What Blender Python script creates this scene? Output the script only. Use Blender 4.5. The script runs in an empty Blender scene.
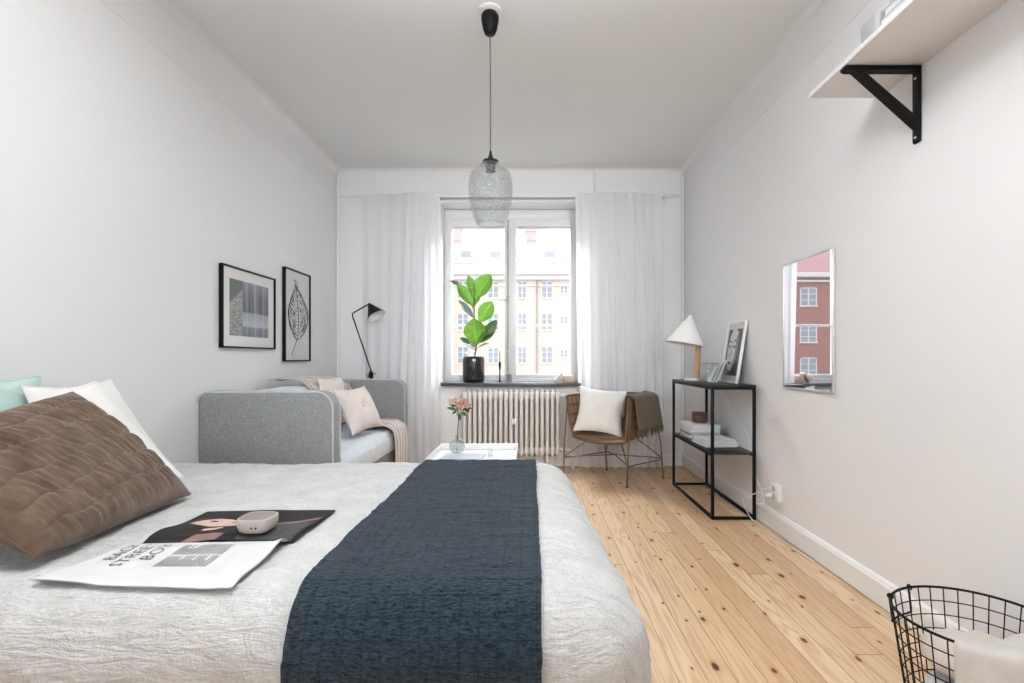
import bpy, bmesh, math, random
from math import sin, cos, pi, radians as R, hypot, sqrt
from mathutils import Vector as V, Matrix, noise
random.seed(7)
SC = bpy.context.scene
COL = SC.collection
CAMZ = 1.02
F = 520.0
def PX(px, d): return (px - 531.0) * d / F
def PZ(py, d): return CAMZ + (358.0 - py) * d / F
def P(px, py, d): return V((PX(px, d), d, PZ(py, d)))
def nz(x, y, z=0.0): return noise.noise(V((x, y, z)))

# ------------------------------------------------------------------ mesh builder
class MB:
    def __init__(s): s.v = []; s.f = []; s.m = []; s.uv = None
    def add(s, vs, fs, mat=0):
        b = len(s.v); s.v += [V(p) for p in vs]
        for f in fs: s.f.append([b + i for i in f]); s.m.append(mat)
    def bm(s, bm, mat=0):
        bm.verts.ensure_lookup_table(); bm.verts.index_update()
        s.add([v.co.copy() for v in bm.verts], [[v.index for v in f.verts] for f in bm.faces], mat); bm.free()
    def box(s, lo, hi, bev=0.0, seg=2, mat=0, M=None):
        bm = bmesh.new(); bmesh.ops.create_cube(bm, size=1)
        lo, hi = V(lo), V(hi)
        for v in bm.verts: v.co = V([(lo[i] + hi[i]) / 2 + v.co[i] * (hi[i] - lo[i]) for i in range(3)])
        if bev > 0: bmesh.ops.bevel(bm, geom=bm.edges[:], offset=bev, segments=seg, profile=0.5, affect='EDGES')
        if M is not None: bmesh.ops.transform(bm, matrix=M, verts=bm.verts[:])
        s.bm(bm, mat)
    def tube(s, pts, r, n=8, closed=False, mat=0, cap=True):
        pts = [V(p) for p in pts]; k = len(pts)
        rs = r if isinstance(r, (list, tuple)) else [r] * k
        prev = None; rings = []
        for i in range(k):
            if closed: t = pts[(i + 1) % k] - pts[i - 1]
            else: t = pts[min(i + 1, k - 1)] - pts[max(i - 1, 0)]
            if t.length < 1e-9: t = V((0, 0, 1))
            t.normalize()
            if prev is None:
                a = V((0, 0, 1)) if abs(t.z) < .9 else V((1, 0, 0))
                u = t.cross(a).normalized()
            else:
                u = (prev - t * prev.dot(t))
                u = u.normalized() if u.length > 1e-6 else t.orthogonal().normalized()
            prev = u; w = t.cross(u)
            rings.append([pts[i] + (u * cos(2 * pi * j / n) + w * sin(2 * pi * j / n)) * rs[i] for j in range(n)])
        vs = [p for ring in rings for p in ring]; fs = []
        for i in range(k if closed else k - 1):
            a, b = i * n, ((i + 1) % k) * n
            for j in range(n): fs.append([a + j, a + (j + 1) % n, b + (j + 1) % n, b + j])
        if cap and not closed:
            fs.append(list(range(n))[::-1]); fs.append([(k - 1) * n + j for j in range(n)])
        s.add(vs, fs, mat)
    def lathe(s, prof, c=(0, 0, 0), n=32, mat=0, M=None, mod=None, closed=False, cap=True):
        vs = []; fs = []; k = len(prof)
        for i, (r, z) in enumerate(prof):
            for j in range(n):
                a = 2 * pi * j / n
                rr = r * (mod(a, z) if mod else 1)
                p = V((rr * cos(a), rr * sin(a), z))
                if M is not None: p = M @ p
                vs.append(p + V(c))
        for i in range(k if closed else k - 1):
            i2 = (i + 1) % k
            for j in range(n): fs.append([i * n + j, i * n + (j + 1) % n, i2 * n + (j + 1) % n, i2 * n + j])
        if not closed and cap:
            if prof[0][0] > 1e-6: fs.append(list(range(n))[::-1])
            if prof[-1][0] > 1e-6: fs.append([(k - 1) * n + j for j in range(n)])
        s.add(vs, fs, mat)
    def grid(s, fn, nu, nv, mat=0, uvf=None):
        b = len(s.v); vs = [fn(i / nu, j / nv) for j in range(nv + 1) for i in range(nu + 1)]
        fs = [[j * (nu + 1) + i, j * (nu + 1) + i + 1, (j + 1) * (nu + 1) + i + 1, (j + 1) * (nu + 1) + i] for j in range(nv) for i in range(nu)]
        s.add(vs, fs, mat)
        if uvf:
            if s.uv is None: s.uv = {}
            for j in range(nv + 1):
                for i in range(nu + 1): s.uv[b + j * (nu + 1) + i] = uvf(i / nu, j / nv)
    def prism(s, pts, d, bev=0.0, seg=2, mat=0):
        """closed planar outline pts extruded by vector d"""
        bm = bmesh.new(); vs = [bm.verts.new(p) for p in pts]; f = bm.faces.new(vs)
        r = bmesh.ops.extrude_face_region(bm, geom=[f])
        bmesh.ops.translate(bm, vec=V(d), verts=[e for e in r['geom'] if isinstance(e, bmesh.types.BMVert)])
        bmesh.ops.recalc_face_normals(bm, faces=bm.faces[:])
        if bev > 0:
            es = [e for e in bm.edges if len(e.link_faces) == 2 and e.calc_face_angle(0) > .7]
            bmesh.ops.bevel(bm, geom=es, offset=bev, segments=seg, profile=0.5, affect='EDGES')
        s.bm(bm, mat)
    def xf(s, M):
        s.v = [M @ p for p in s.v]; return s

def root_of(o):
    while o.parent is not None: o = o.parent
    return o
def build(name, mb, mats, parent=None, world=True, smooth=True, angle=40, origin=None, solid=0.0, sub=0, loc=None, rotz=0):
    me = bpy.data.meshes.new(name)
    off = V((0, 0, 0))
    if parent is not None:
        if world: off = root_of(parent).location.copy()
    elif loc is None:
        xs = [p.x for p in mb.v]; ys = [p.y for p in mb.v]; zs = [p.z for p in mb.v]
        off = V(origin) if origin else V(((min(xs) + max(xs)) / 2, (min(ys) + max(ys)) / 2, min(zs)))
    me.from_pydata([p - off for p in mb.v], [], mb.f)
    if not isinstance(mats, (list, tuple)): mats = [mats]
    for m in mats: me.materials.append(m)
    if len(mats) > 1: me.polygons.foreach_set('material_index', mb.m)
    if mb.uv is not None:
        uvl = me.uv_layers.new(name='UVMap')
        for l in me.loops: uvl.data[l.index].uv = mb.uv.get(l.vertex_index, (0, 0))
    bm = bmesh.new(); bm.from_mesh(me); bmesh.ops.recalc_face_normals(bm, faces=bm.faces[:]); bm.to_mesh(me); bm.free()
    if smooth:
        me.polygons.foreach_set('use_smooth', [True] * len(me.polygons))
        me.set_sharp_from_angle(angle=R(angle))
    me.update()
    o = bpy.data.objects.new(name, me); COL.objects.link(o)
    if parent is not None: o.parent = parent
    elif loc is not None: o.location = loc; o.rotation_euler = (0, 0, rotz)
    else: o.location = off
    if solid:
        m = o.modifiers.new('solid', 'SOLIDIFY'); m.thickness = solid; m.offset = 0
    if sub:
        m = o.modifiers.new('sub', 'SUBSURF'); m.levels = sub; m.render_levels = sub
    return o
def tag(o, label, cat, group=None, kind=None):
    if label: o['label'] = label
    if cat: o['category'] = cat
    if group: o['group'] = group
    if kind: o['kind'] = kind
    return o
def thing(name, label, cat, loc=(0, 0, 0), rotz=0, group=None, kind=None):
    o = bpy.data.objects.new(name, None); o.empty_display_size = .1; COL.objects.link(o)
    o.location = loc; o.rotation_euler = (0, 0, rotz)
    return tag(o, label, cat, group, kind)
def struct(name, mb, mat, parent=None, **k):
    o = build(name, mb, mat, parent, **k)
    if parent is None: o['kind'] = 'structure'
    return o

# ------------------------------------------------------------------ materials
class NT:
    def __init__(s, name):
        s.mat = bpy.data.materials.new(name); s.mat.use_nodes = True
        s.t = s.mat.node_tree; s.t.nodes.clear()
        s.out = s.t.nodes.new('ShaderNodeOutputMaterial')
    def n(s, typ, _props=None, **inp):
        nd = s.t.nodes.new('ShaderNode' + typ)
        for k, v in (_props or {}).items(): setattr(nd, k, v)
        for k, v in inp.items():
            key = int(k[1:]) if k[0] == 'i' and k[1:].isdigit() else k.replace('_', ' ')
            s.set(nd.inputs[key], v)
        return nd
    def set(s, sock, v):
        if hasattr(v, 'is_output') or isinstance(v, bpy.types.NodeSocket): s.t.links.new(v, sock)
        elif isinstance(v, bpy.types.Node): s.t.links.new(v.outputs[0], sock)
        elif isinstance(v, (tuple, list)) and sock.type == 'RGBA' and len(v) == 3: sock.default_value = (*v, 1)
        else: sock.default_value = v
    def math(s, op, a, b=0.0, c=None):
        nd = s.n('Math', {'operation': op}, i0=a, i1=b)
        if c is not None: s.set(nd.inputs[2], c)
        return nd.outputs[0]
    def mix(s, fac, a, b, blend='MIX'):
        nd = s.n('Mix', {'data_type': 'RGBA', 'blend_type': blend})
        s.set(nd.inputs[0], fac); s.set(nd.inputs[6], a); s.set(nd.inputs[7], b)
        return nd.outputs[2]
    def ramp(s, fac, stops):
        nd = s.n('ValToRGB', Fac=fac); el = nd.color_ramp.elements
        while len(el) < len(stops): el.new(.5)
        for e, (p, c) in zip(el, stops):
            e.position = p; e.color = (c, c, c, 1) if not isinstance(c, (tuple, list)) else (*c, 1)
        return nd.outputs[0]
    def coords(s, kind='Object', scale=(1, 1, 1)):
        tc = s.n('TexCoord'); mp = s.n('Mapping', Vector=tc.outputs[kind], Scale=scale)
        return mp.outputs[0]
    def noise(s, vec, scale=5, detail=3, rough=.5, dist=0):
        return s.n('TexNoise', Vector=vec, Scale=scale, Detail=detail, Roughness=rough, Distortion=dist).outputs[0]
    def bump(s, h, strength=.3, dist=.01, normal=None):
        nd = s.n('Bump', Height=h, Strength=strength, Distance=dist)
        if normal is not None: s.set(nd.inputs['Normal'], normal)
        return nd.outputs[0]
    def bsdf(s, **k):
        nd = s.n('BsdfPrincipled', **k); s.t.links.new(nd.outputs[0], s.out.inputs[0]); return nd
    def surf(s, sh): s.set(s.out.inputs[0], sh)

def srgb(r, g, b):
    f = lambda c: c / 255 / 12.92 if c / 255 <= .04045 else ((c / 255 + .055) / 1.055) ** 2.4
    return (f(r), f(g), f(b))
MATS = {}
def pbr(name, col, rough=.6, metal=0.0, var=0.0, vscale=8, bump=0.0, bscale=200, bdist=.002, spec=None, stretch=(1, 1, 1), sheen=0.0, coat=0.0, emit=0):
    if name in MATS: return MATS[name]
    t = NT(name); k = dict(Roughness=rough, Metallic=metal)
    c = t.coords('Object', stretch)
    if var > 0:
        nn = t.noise(c, vscale, 4)
        k['Base_Color'] = t.mix(nn, tuple(x * (1 - var) for x in col), tuple(min(1, x * (1 + var)) for x in col))
    else: k['Base_Color'] = col
    if bump > 0: k['Normal'] = t.bump(t.noise(c, bscale, 3), bump, bdist)
    if spec is not None: k['Specular_IOR_Level'] = spec
    if sheen: k['Sheen_Weight'] = sheen
    if coat: k['Coat_Weight'] = coat
    t.bsdf(**k); MATS[name] = t.mat; return t.mat

M_wall = pbr('wall_paint', (.79, .795, .807), .55, var=.012, vscale=2, bump=.06, bscale=60, bdist=.003, spec=.3)
M_ceil = pbr('ceiling_paint', (.785, .795, .80), .8, var=.01, vscale=2, spec=.2)
M_trim = pbr('trim_gloss_paint', (.80, .80, .80), .35, spec=.4)
M_wframe = pbr('window_paint', (.74, .75, .76), .4, spec=.4)
M_black = pbr('black_metal', (.006, .006, .007), .5, spec=.16)
M_blackgloss = pbr('black_glaze', (.014, .016, .016), .12, spec=.6)
M_rad = pbr('radiator_enamel', (.74, .72, .69), .35)
M_dark = pbr('dark_recess', (.03, .03, .03), .8)
M_sill = pbr('grey_stone_sill', (.07, .072, .075), .3, var=.25, vscale=40)
M_white = pbr('white_lacquer', (.82, .82, .82), .35)
M_whitepl = pbr('white_plastic', (.8, .8, .78), .35)
M_paper = pbr('white_paper', (.60, .60, .61), .7)
M_silver = pbr('silver_aluminium', (.72, .72, .72), .35, metal=.7)
M_brass = pbr('aged_brass_steel', (.23, .16, .09), .4, metal=.6)
M_lampwood = pbr('light_oak', (.50, .30, .17), .5, var=.2, vscale=30, stretch=(1, 1, .15))
M_brownbox = pbr('brown_wood_box', (.10, .035, .02), .45, var=.3, vscale=20)
M_shelf = pbr('white_shelf_board', (.80, .79, .79), .5)
M_pipe = pbr('pipe_paint', (.82, .82, .82), .4)

def floor_mat():
    t = NT('pine_floorboards')
    tc = t.n('TexCoord'); sp = t.n('SeparateXYZ', Vector=tc.outputs['Object'])
    x, y = sp.outputs[0], sp.outputs[1]
    w = .093
    xi = t.math('DIVIDE', x, w); idx = t.math('FLOOR', xi); fr = t.math('FRACT', xi)
    wn = t.n('TexWhiteNoise', {'noise_dimensions': '1D'}, W=idx)
    r1 = wn.outputs[0]
    yo = t.math('ADD', y, t.math('MULTIPLY', r1, 7.3))
    yi = t.math('DIVIDE', yo, 2.6); yidx = t.math('FLOOR', yi); yf = t.math('FRACT', yi)
    wn2 = t.n('TexWhiteNoise', {'noise_dimensions': '2D'}, Vector=t.n('CombineXYZ', X=idx, Y=yidx).outputs[0])
    r2 = wn2.outputs[0]
    # grain
    gx = t.math('ADD', x, t.math('MULTIPLY', r2, 13.7))
    gv = t.n('CombineXYZ', X=t.math('MULTIPLY', gx, 1.0), Y=t.math('MULTIPLY', yo, .07), Z=t.math('MULTIPLY', r2, 5)).outputs[0]
    low = t.noise(gv, 9, 2)
    rings = t.math('SINE', t.math('MULTIPLY', low, 95))
    ringm = t.math('MULTIPLY', t.math('ADD', rings, 1), .5)
    fine = t.noise(t.n('CombineXYZ', X=gx, Y=t.math('MULTIPLY', yo, .03), Z=0.0).outputs[0], 160, 3)
    base = t.ramp(r2, [(0, (.50, .31, .165)), (.3, (.62, .43, .255)), (.7, (.68, .50, .32)), (1, (.46, .265, .125))])
    c = t.mix(t.math('MULTIPLY', t.math('POWER', ringm, 1.6), .50), base, (.40, .195, .08))
    c = t.mix(t.math('MULTIPLY', fine, .30), c, (.70, .55, .38))
    # knots
    kv = t.n('CombineXYZ', X=t.math('MULTIPLY', gx, 9.6), Y=t.math('MULTIPLY', yo, 4.6), Z=0.0).outputs[0]
    vo = t.n('TexVoronoi', {'voronoi_dimensions': '2D'}, Vector=kv, Scale=1.0)
    sel = t.n('SeparateColor', Color=vo.outputs['Color'])
    on = t.math('GREATER_THAN', sel.outputs[0], .36)
    size = t.math('MULTIPLY_ADD', t.math('POWER', sel.outputs[1], 2.0), .085, .030)
    dn = t.math('ADD', vo.outputs['Distance'], t.math('MULTIPLY', t.math('SUBTRACT', t.noise(kv, 9, 3), .5), .10))
    kn = t.math('MULTIPLY', on, t.math('SUBTRACT', 1.0, t.n('MapRange', {'interpolation_type': 'SMOOTHSTEP'}, Value=t.math('DIVIDE', dn, size), i1=.65, i2=1.25).outputs[0]))
    halo = t.math('MULTIPLY', on, t.math('SUBTRACT', 1.0, t.n('MapRange', {'interpolation_type': 'SMOOTHSTEP'}, Value=t.math('DIVIDE', dn, size), i1=.9, i2=3.2).outputs[0]))
    c = t.mix(t.math('MULTIPLY', halo, .6), c, (.50, .26, .10))
    c = t.mix(t.math('MULTIPLY', kn, .95), c, (.05, .02, .012))
    # gaps
    e = t.math('ABSOLUTE', t.math('SUBTRACT', fr, .5))
    gap = t.math('GREATER_THAN', e, .488)
    e2 = t.math('GREATER_THAN', t.math('ABSOLUTE', t.math('SUBTRACT', yf, .5)), .4993)
    gap = t.math('MAXIMUM', gap, e2)
    c = t.mix(t.math('MULTIPLY', gap, .85), c, (.06, .032, .018))
    h = t.math('SUBTRACT', t.math('MULTIPLY', fine, .15), gap)
    t.bsdf(Base_Color=c, Roughness=t.math('MULTIPLY_ADD', fine, .2, .28), Specular_IOR_Level=.45, Normal=t.bump(h, .35, .002))
    return t.mat
M_floor = floor_mat()

def fabric(name, c1, c2, scale=900, big=14, rough=.9, bump=.35, sheen=.15, st=(1, 1, 1), mot=.5, kind='Object', thread=None):
    t = NT(name); co = t.coords(kind, st)
    n1 = t.noise(co, scale, 2); n2 = t.noise(co, big, 4)
    f = t.math('ADD', t.math('MULTIPLY', n1, 1 - mot), t.math('MULTIPLY', n2, mot))
    f = t.n('MapRange', Value=f, i1=.32, i2=.68).outputs[0]
    c = t.mix(f, c1, c2)
    t.bsdf(Base_Color=c, Roughness=rough, Sheen_Weight=sheen, Specular_IOR_Level=.2, Normal=t.bump(t.math('ADD', n1, t.math('MULTIPLY', n2, .4)), bump, .002))
    return t.mat
M_sofa = fabric('grey_wool_upholstery', (.15, .153, .155), (.37, .375, .38), 330, 150, mot=.35)
M_piping = fabric('pale_grey_piping', (.42, .43, .44), (.55, .56, .57), 500, 30)
M_seatcloth = fabric('pale_blue_grey_cotton', (.52, .56, .60), (.62, .66, .70), 700, 12)
M_cream = fabric('cream_cotton', (.66, .60, .54), (.76, .71, .66), 700, 14)
M_pinkcream = fabric('dusty_cream_linen', (.62, .54, .50), (.74, .68, .64), 700, 14)
M_whitelinen = fabric('white_linen', (.74, .73, .71), (.84, .83, .82), 600, 10)
M_mint = fabric('mint_green_cotton', (.42, .56, .52), (.51, .64, .60), 600, 16)
M_brown = fabric('brown_velvet', (.075, .046, .031), (.15, .098, .069), 300, 18, sheen=.25, mot=.8)
M_towel = fabric('grey_towel', (.52, .53, .55), (.66, .67, .68), 400, 20, bump=.6)
M_beigecloth = fabric('beige_cloth', (.50, .43, .37), (.62, .55, .49), 400, 20)
M_brownthrow = fabric('olive_brown_wool', (.085, .06, .038), (.16, .12, .08), 350, 40, bump=.6, mot=.5)
M_cushwhite = fabric('off_white_cotton_cushion', (.72, .70, .67), (.82, .80, .78), 700, 12)

def linen_duvet():
    t = NT('washed_grey_linen'); co = t.coords('UV')
    a = t.noise(t.n('Mapping', Vector=co, Scale=(40, 330, 1)).outputs[0], 1, 3)
    b = t.noise(t.n('Mapping', Vector=co, Scale=(330, 40, 1)).outputs[0], 1, 3)
    th = t.math('ADD', a, b)
    mot = t.noise(co, 9, 5, .6)
    cr = t.noise(t.n('Mapping', Vector=co, Scale=(9, 42, 1)).outputs[0], 1, 5, .62, 1.2)
    cr2 = t.noise(co, 26, 4, .6, 1.5)
    f = t.math('ADD', t.math('MULTIPLY', th, .35), t.math('MULTIPLY', mot, .35))
    f = t.n('MapRange', Value=f, i1=.38, i2=.66).outputs[0]
    c = t.mix(f, (.44, .44, .435), (.655, .655, .65))
    h = t.math('ADD', t.math('MULTIPLY', th, .10), t.math('ADD', t.math('MULTIPLY', cr, 1.2), t.math('MULTIPLY', cr2, .7)))
    t.bsdf(Base_Color=c, Roughness=.92, Sheen_Weight=.05, Specular_IOR_Level=.1, Normal=t.bump(h, .65, .018))
    return t.mat
M_duvet = linen_duvet()
def quilt():
    t = NT('navy_quilted_cotton'); co = t.coords('UV'); sp = t.n('SeparateXYZ', Vector=co)
    u = t.math('ABSOLUTE', t.math('SUBTRACT', t.math('FRACT', t.math('DIVIDE', sp.outputs[0], .04)), .5))
    v = t.math('ABSOLUTE', t.math('SUBTRACT', t.math('FRACT', t.math('DIVIDE', sp.outputs[1], .047)), .5))
    lu = t.n('MapRange', {'interpolation_type': 'SMOOTHSTEP'}, Value=u, i1=.40, i2=.5).outputs[0]
    lv = t.n('MapRange', {'interpolation_type': 'SMOOTHSTEP'}, Value=v, i1=.42, i2=.5).outputs[0]
    ln = t.math('MAXIMUM', lu, lv)
    cr = t.noise(t.n('Mapping', Vector=co, Scale=(70, 190, 1)).outputs[0], 1, 4, .6, .8)
    cr = t.n('MapRange', Value=cr, i1=.36, i2=.66).outputs[0]
    fine = t.noise(co, 700, 2)
    c = t.mix(cr, (.007, .016, .025), (.042, .066, .088))
    c = t.mix(t.math('MULTIPLY', ln, .5), c, (.008, .013, .019))
    h = t.math('ADD', t.math('SUBTRACT', t.math('MULTIPLY', cr, .9), t.math('MULTIPLY', ln, .6)), t.math('MULTIPLY', fine, .15))
    t.bsdf(Base_Color=c, Roughness=.95, Sheen_Weight=.10, Specular_IOR_Level=.08, Normal=t.bump(h, .8, .006))
    return t.mat
M_quilt = quilt()
def sheer():
    t = NT('sheer_white_voile')
    co = t.coords('Object'); n = t.noise(co, 600, 2)
    d = t.n('BsdfDiffuse', Color=(.94, .94, .945)); tr = t.n('BsdfTranslucent', Color=(.93, .94, .97)); tp = t.n('BsdfTransparent')
    m1 = t.n('MixShader', i0=.50, i1=d.outputs[0], i2=tr.outputs[0])
    m2 = t.n('MixShader', i0=t.math('MULTIPLY', n, .14), i1=m1.outputs[0], i2=tp.outputs[0])
    t.surf(m2.outputs[0]); return t.mat
M_sheer = sheer()
def pane_glass(name, tint=(1, 1, 1), refl=1.0, rough=0.0, bumpn=None):
    t = NT(name); tp = t.n('BsdfTransparent', Color=tint); g = t.n('BsdfGlossy', Roughness=rough, Color=(1, 1, 1))
    geo = t.n('NewGeometry')
    fr = t.n('Fresnel', IOR=t.math('MULTIPLY_ADD', geo.outputs['Backfacing'], 1 / 1.45 - 1.45, 1.45))
    m = t.n('MixShader', i0=t.math('MULTIPLY', fr.outputs[0], refl), i1=tp.outputs[0], i2=g.outputs[0])
    if bumpn:
        co = t.coords('Object'); b = t.bump(t.noise(co, bumpn, 2), 1.0, .01)
        t.set(g.inputs['Normal'], b); t.set(fr.inputs['Normal'], b)
    t.surf(m.outputs[0]); return t.mat
M_pane = pane_glass('window_glass')
M_pictureglass = pane_glass('picture_glass', refl=.3)
M_vase = pane_glass('clear_vase_glass', (.90, .93, .925), 1.5)
def bubbled():
    t = NT('bubbled_pendant_glass'); co = t.coords('Object')
    vo = t.n('TexVoronoi', Vector=co, Scale=85.0); ring = t.n('MapRange', Value=vo.outputs['Distance'], i1=.25, i2=.6).outputs[0]
    n2 = t.noise(co, 45, 3)
    b = t.bump(t.math('ADD', vo.outputs['Distance'], n2), .6, .008)
    lw = t.n('LayerWeight', Blend=.35, Normal=b)
    tp = t.n('BsdfTransparent', Color=t.mix(ring, (.965, .97, .97), (.89, .90, .905)))
    g = t.n('BsdfGlossy', Roughness=.05, Color=(1, 1, 1), Normal=b)
    f = t.math('MULTIPLY', t.math('POWER', lw.outputs['Facing'], 1.2), .50)
    m = t.n('MixShader', i0=f, i1=tp.outputs[0], i2=g.outputs[0]); t.surf(m.outputs[0]); return t.mat
M_pend = bubbled()
def reflecting_glass():
    t = NT('reflecting_dark_glass'); d = t.n('BsdfDiffuse', Color=(.10, .10, .11)); g = t.n('BsdfGlossy', Roughness=.004, Color=(.9, .9, .92))
    m = t.n('MixShader', i0=.64, i1=d.outputs[0], i2=g.outputs[0]); t.surf(m.outputs[0]); return t.mat
M_reflglass = reflecting_glass()
def leafmat(name, c1, c2, tr=.35):
    t = NT(name); co = t.coords('UV'); sp = t.n('SeparateXYZ', Vector=co)
    v = t.math('ABSOLUTE', t.math('SUBTRACT', sp.outputs[0], .5))
    side = t.math('SINE', t.math('MULTIPLY', t.math('SUBTRACT', sp.outputs[1], t.math('MULTIPLY', v, .7)), 55))
    vein = t.math('MAXIMUM', t.math('LESS_THAN', v, .025), t.math('GREATER_THAN', side, .93))
    c = t.mix(t.noise(t.coords('Object'), 30, 3), c1, c2)
    c = t.mix(t.math('MULTIPLY', vein, .35), c, tuple(min(1, x * 1.9 + .03) for x in c2))
    p = t.n('BsdfPrincipled', Base_Color=c, Roughness=.35, Normal=t.bump(side, .25, .002)); tl = t.n('BsdfTranslucent', Color=c)
    m = t.n('MixShader', i0=tr, i1=p.outputs[0], i2=tl.outputs[0]); t.surf(m.outputs[0]); return t.mat
M_leaf = leafmat('fiddle_leaf_green', (.07, .19, .018), (.16, .34, .045), .28)
M_leafd = leafmat('fiddle_leaf_dark', (.02, .06, .012), (.05, .12, .03), .15)
M_leafg = leafmat('fiddle_leaf_pale_back', (.10, .15, .13), (.20, .26, .24), .2)
def rattan():
    t = NT('woven_rattan'); co = t.coords('UV'); sp = t.n('SeparateXYZ', Vector=co)
    u = t.math('MULTIPLY', sp.outputs[0], 260); v = t.math('MULTIPLY', sp.outputs[1], 620)
    w = t.math('MULTIPLY', t.math('SINE', u), t.math('SINE', v)); w2 = t.math('ABSOLUTE', t.math('SINE', v))
    band = t.math('GREATER_THAN', t.math('ABSOLUTE', t.math('SUBTRACT', t.math('FRACT', t.math('DIVIDE', sp.outputs[1], .085)), .5)), .45)
    n = t.noise(co, 60, 3)
    c = t.mix(n, (.23, .13, .07), (.45, .30, .18))
    c = t.mix(t.math('MULTIPLY', t.math('SUBTRACT', 1.0, w2), .55), c, (.09, .05, .03))
    c = t.mix(t.math('MULTIPLY', band, .85), c, (.09, .045, .025))
    t.bsdf(Base_Color=c, Roughness=.55, Normal=t.bump(t.math('ADD', w, w2), .6, .003)); return t.mat
M_rattan = rattan()
M_rattanrim = pbr('rattan_cane', (.13, .075, .042), .5, var=.3, vscale=60)
M_flowerp = pbr('pink_petals', (.74, .43, .36), .6, var=.25, vscale=40)
M_flowerl = pbr('pale_petals', (.80, .62, .55), .6, var=.2, vscale=40)
M_stem = pbr('green_stem', (.05, .13, .03), .5)
M_twig = pbr('brown_stem', (.16, .11, .06), .7, var=.3, vscale=60)
M_soil = pbr('dark_soil', (.02, .014, .01), .95, bump=.8, bscale=90, bdist=.01)
# ------------------------------------------------------------------ the room
XL, XR, YB, YF, H = -1.83, 1.443, 4.905, -2.2, 2.80
WX0, WX1, WZ0, WZ1 = -.853, .475, .765, 2.48      # window opening
YO = 5.38                                         # outer face of the facade
m = MB(); m.box((XL - .2, YF - .3, -.1), (XR + .2, YB + .05, 0)); struct('floor', m, M_floor, smooth=False, origin=(0, 0, 0))
m = MB(); m.box((XL - .2, YF - .3, H), (XR + .2, YO, H + .1)); struct('ceiling', m, M_ceil, smooth=False)
m = MB(); m.box((XL - .2, YF - .3, 0), (XL, YO, H)); struct('wall_left', m, M_wall, smooth=False)
m = MB(); m.box((XR, YF - .3, 0), (XR + .2, YO, H)); struct('wall_right', m, M_wall, smooth=False)
m = MB()
m.box((XL, YB, 0), (WX0, YO, H)); m.box((WX1, YB, 0), (XR, YO, H))
m.box((WX0, YB, 0), (WX1, YO, WZ0)); m.box((WX0, YB, WZ1), (WX1, YO, H))
struct('wall_back', m, M_wall, smooth=False)
# the wall behind the camera, with a wide window added to let in light
FX0, FX1, FZ0, FZ1 = -1.5, 1.1, .35, 2.6
m = MB()
m.box((XL, YF - .3, 0), (FX0, YF, H)); m.box((FX1, YF - .3, 0), (XR, YF, H))
m.box((FX0, YF - .3, 0), (FX1, YF, FZ0)); m.box((FX0, YF - .3, FZ1), (FX1, YF, H))
struct('wall_front', m, pbr('grey_brown_bounce_cut', (.34, .32, .30), .7), smooth=False)  # unseen wall toned dark to cut light bouncing onto the bed
m = MB()
for a in (FX0, (FX0 + FX1) / 2 - .03, FX1 - .06): m.box((a, YF - .2, FZ0), (a + .06, YF - .14, FZ1), .004)
for b in (FZ0, FZ1 - .06): m.box((FX0 + .06, YF - .19, b), (FX1 - .06, YF - .15, b + .06), .004)
struct('added_window', m, M_wframe)  # unseen frame, added with its opening as a light inlet

def base_profile_box(m, axis, lo, hi, at, sgn):
    """baseboard: board with a small cap moulding; axis 'y' runs along Y at x=at"""
    pr = [(0, .007), (.018, .007), (.018, .098), (.013, .106), (.011, .112), (.004, .120), (0, .120)]
    if axis == 'y': m.prism([V((at + sgn * a, lo, z)) for a, z in pr], V((0, hi - lo, 0)))
    else: m.prism([V((lo, at + sgn * a, z)) for a, z in pr], V((hi - lo, 0, 0)))
m = MB(); base_profile_box(m, 'y', YF, YB, XR, -1); struct('baseboard_right', m, M_trim, smooth=False)
m = MB(); base_profile_box(m, 'y', YF, YB, XL, 1); struct('baseboard_left', m, M_trim, smooth=False)
m = MB(); base_profile_box(m, 'x', XL + .02, XR - .02, YB, -1); struct('baseboard_back', m, M_trim, smooth=False)
# coved ceiling edges and picture rail
def cove(m, axis, lo, hi, at, sgn, r=.09, n=8):
    pr = [(0, H)] + [(r - r * cos(a), H - r + r * sin(a)) for a in [0]] 
    pr = [(0.0, H - r)] + [(r * (1 - cos(k * pi / 2 / n)), H - r + r * sin(k * pi / 2 / n)) for k in range(1, n)] + [(r, H), (0.0, H)]
    if axis == 'y': m.prism([V((at + sgn * a, lo, z)) for a, z in pr], V((0, hi - lo, 0)))
    else: m.prism([V((lo, at + sgn * a, z)) for a, z in pr], V((hi - lo, 0, 0)))
m = MB(); cove(m, 'y', YF, YB, XL, 1, .055); struct('trim_1', m, M_wall, angle=60)
m = MB(); cove(m, 'y', YF, YB, XR, -1, .055); struct('trim_2', m, M_wall, angle=60)
m = MB(); cove(m, 'x', XL, XR, YB, -1, .045); struct('trim_3', m, M_wall, angle=60)
ZR = 2.545
for i, (ax, lo, hi) in enumerate((('l', YF, YB), ('r', YF, YB))):
    m = MB(); x = XL if ax == 'l' else XR; s = 1 if ax == 'l' else -1
    m.box((min(x, x + s * .0022), lo, ZR - .006), (max(x, x + s * .0022), hi, ZR + .004), .001)
    struct('trim_%d' % (4 + i), m, M_wall)
m = MB()
m.box((XL, YB - .012, ZR - .01), (XR, YB, ZR + .02), .004)
struct('trim_6', m, M_wall)
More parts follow.
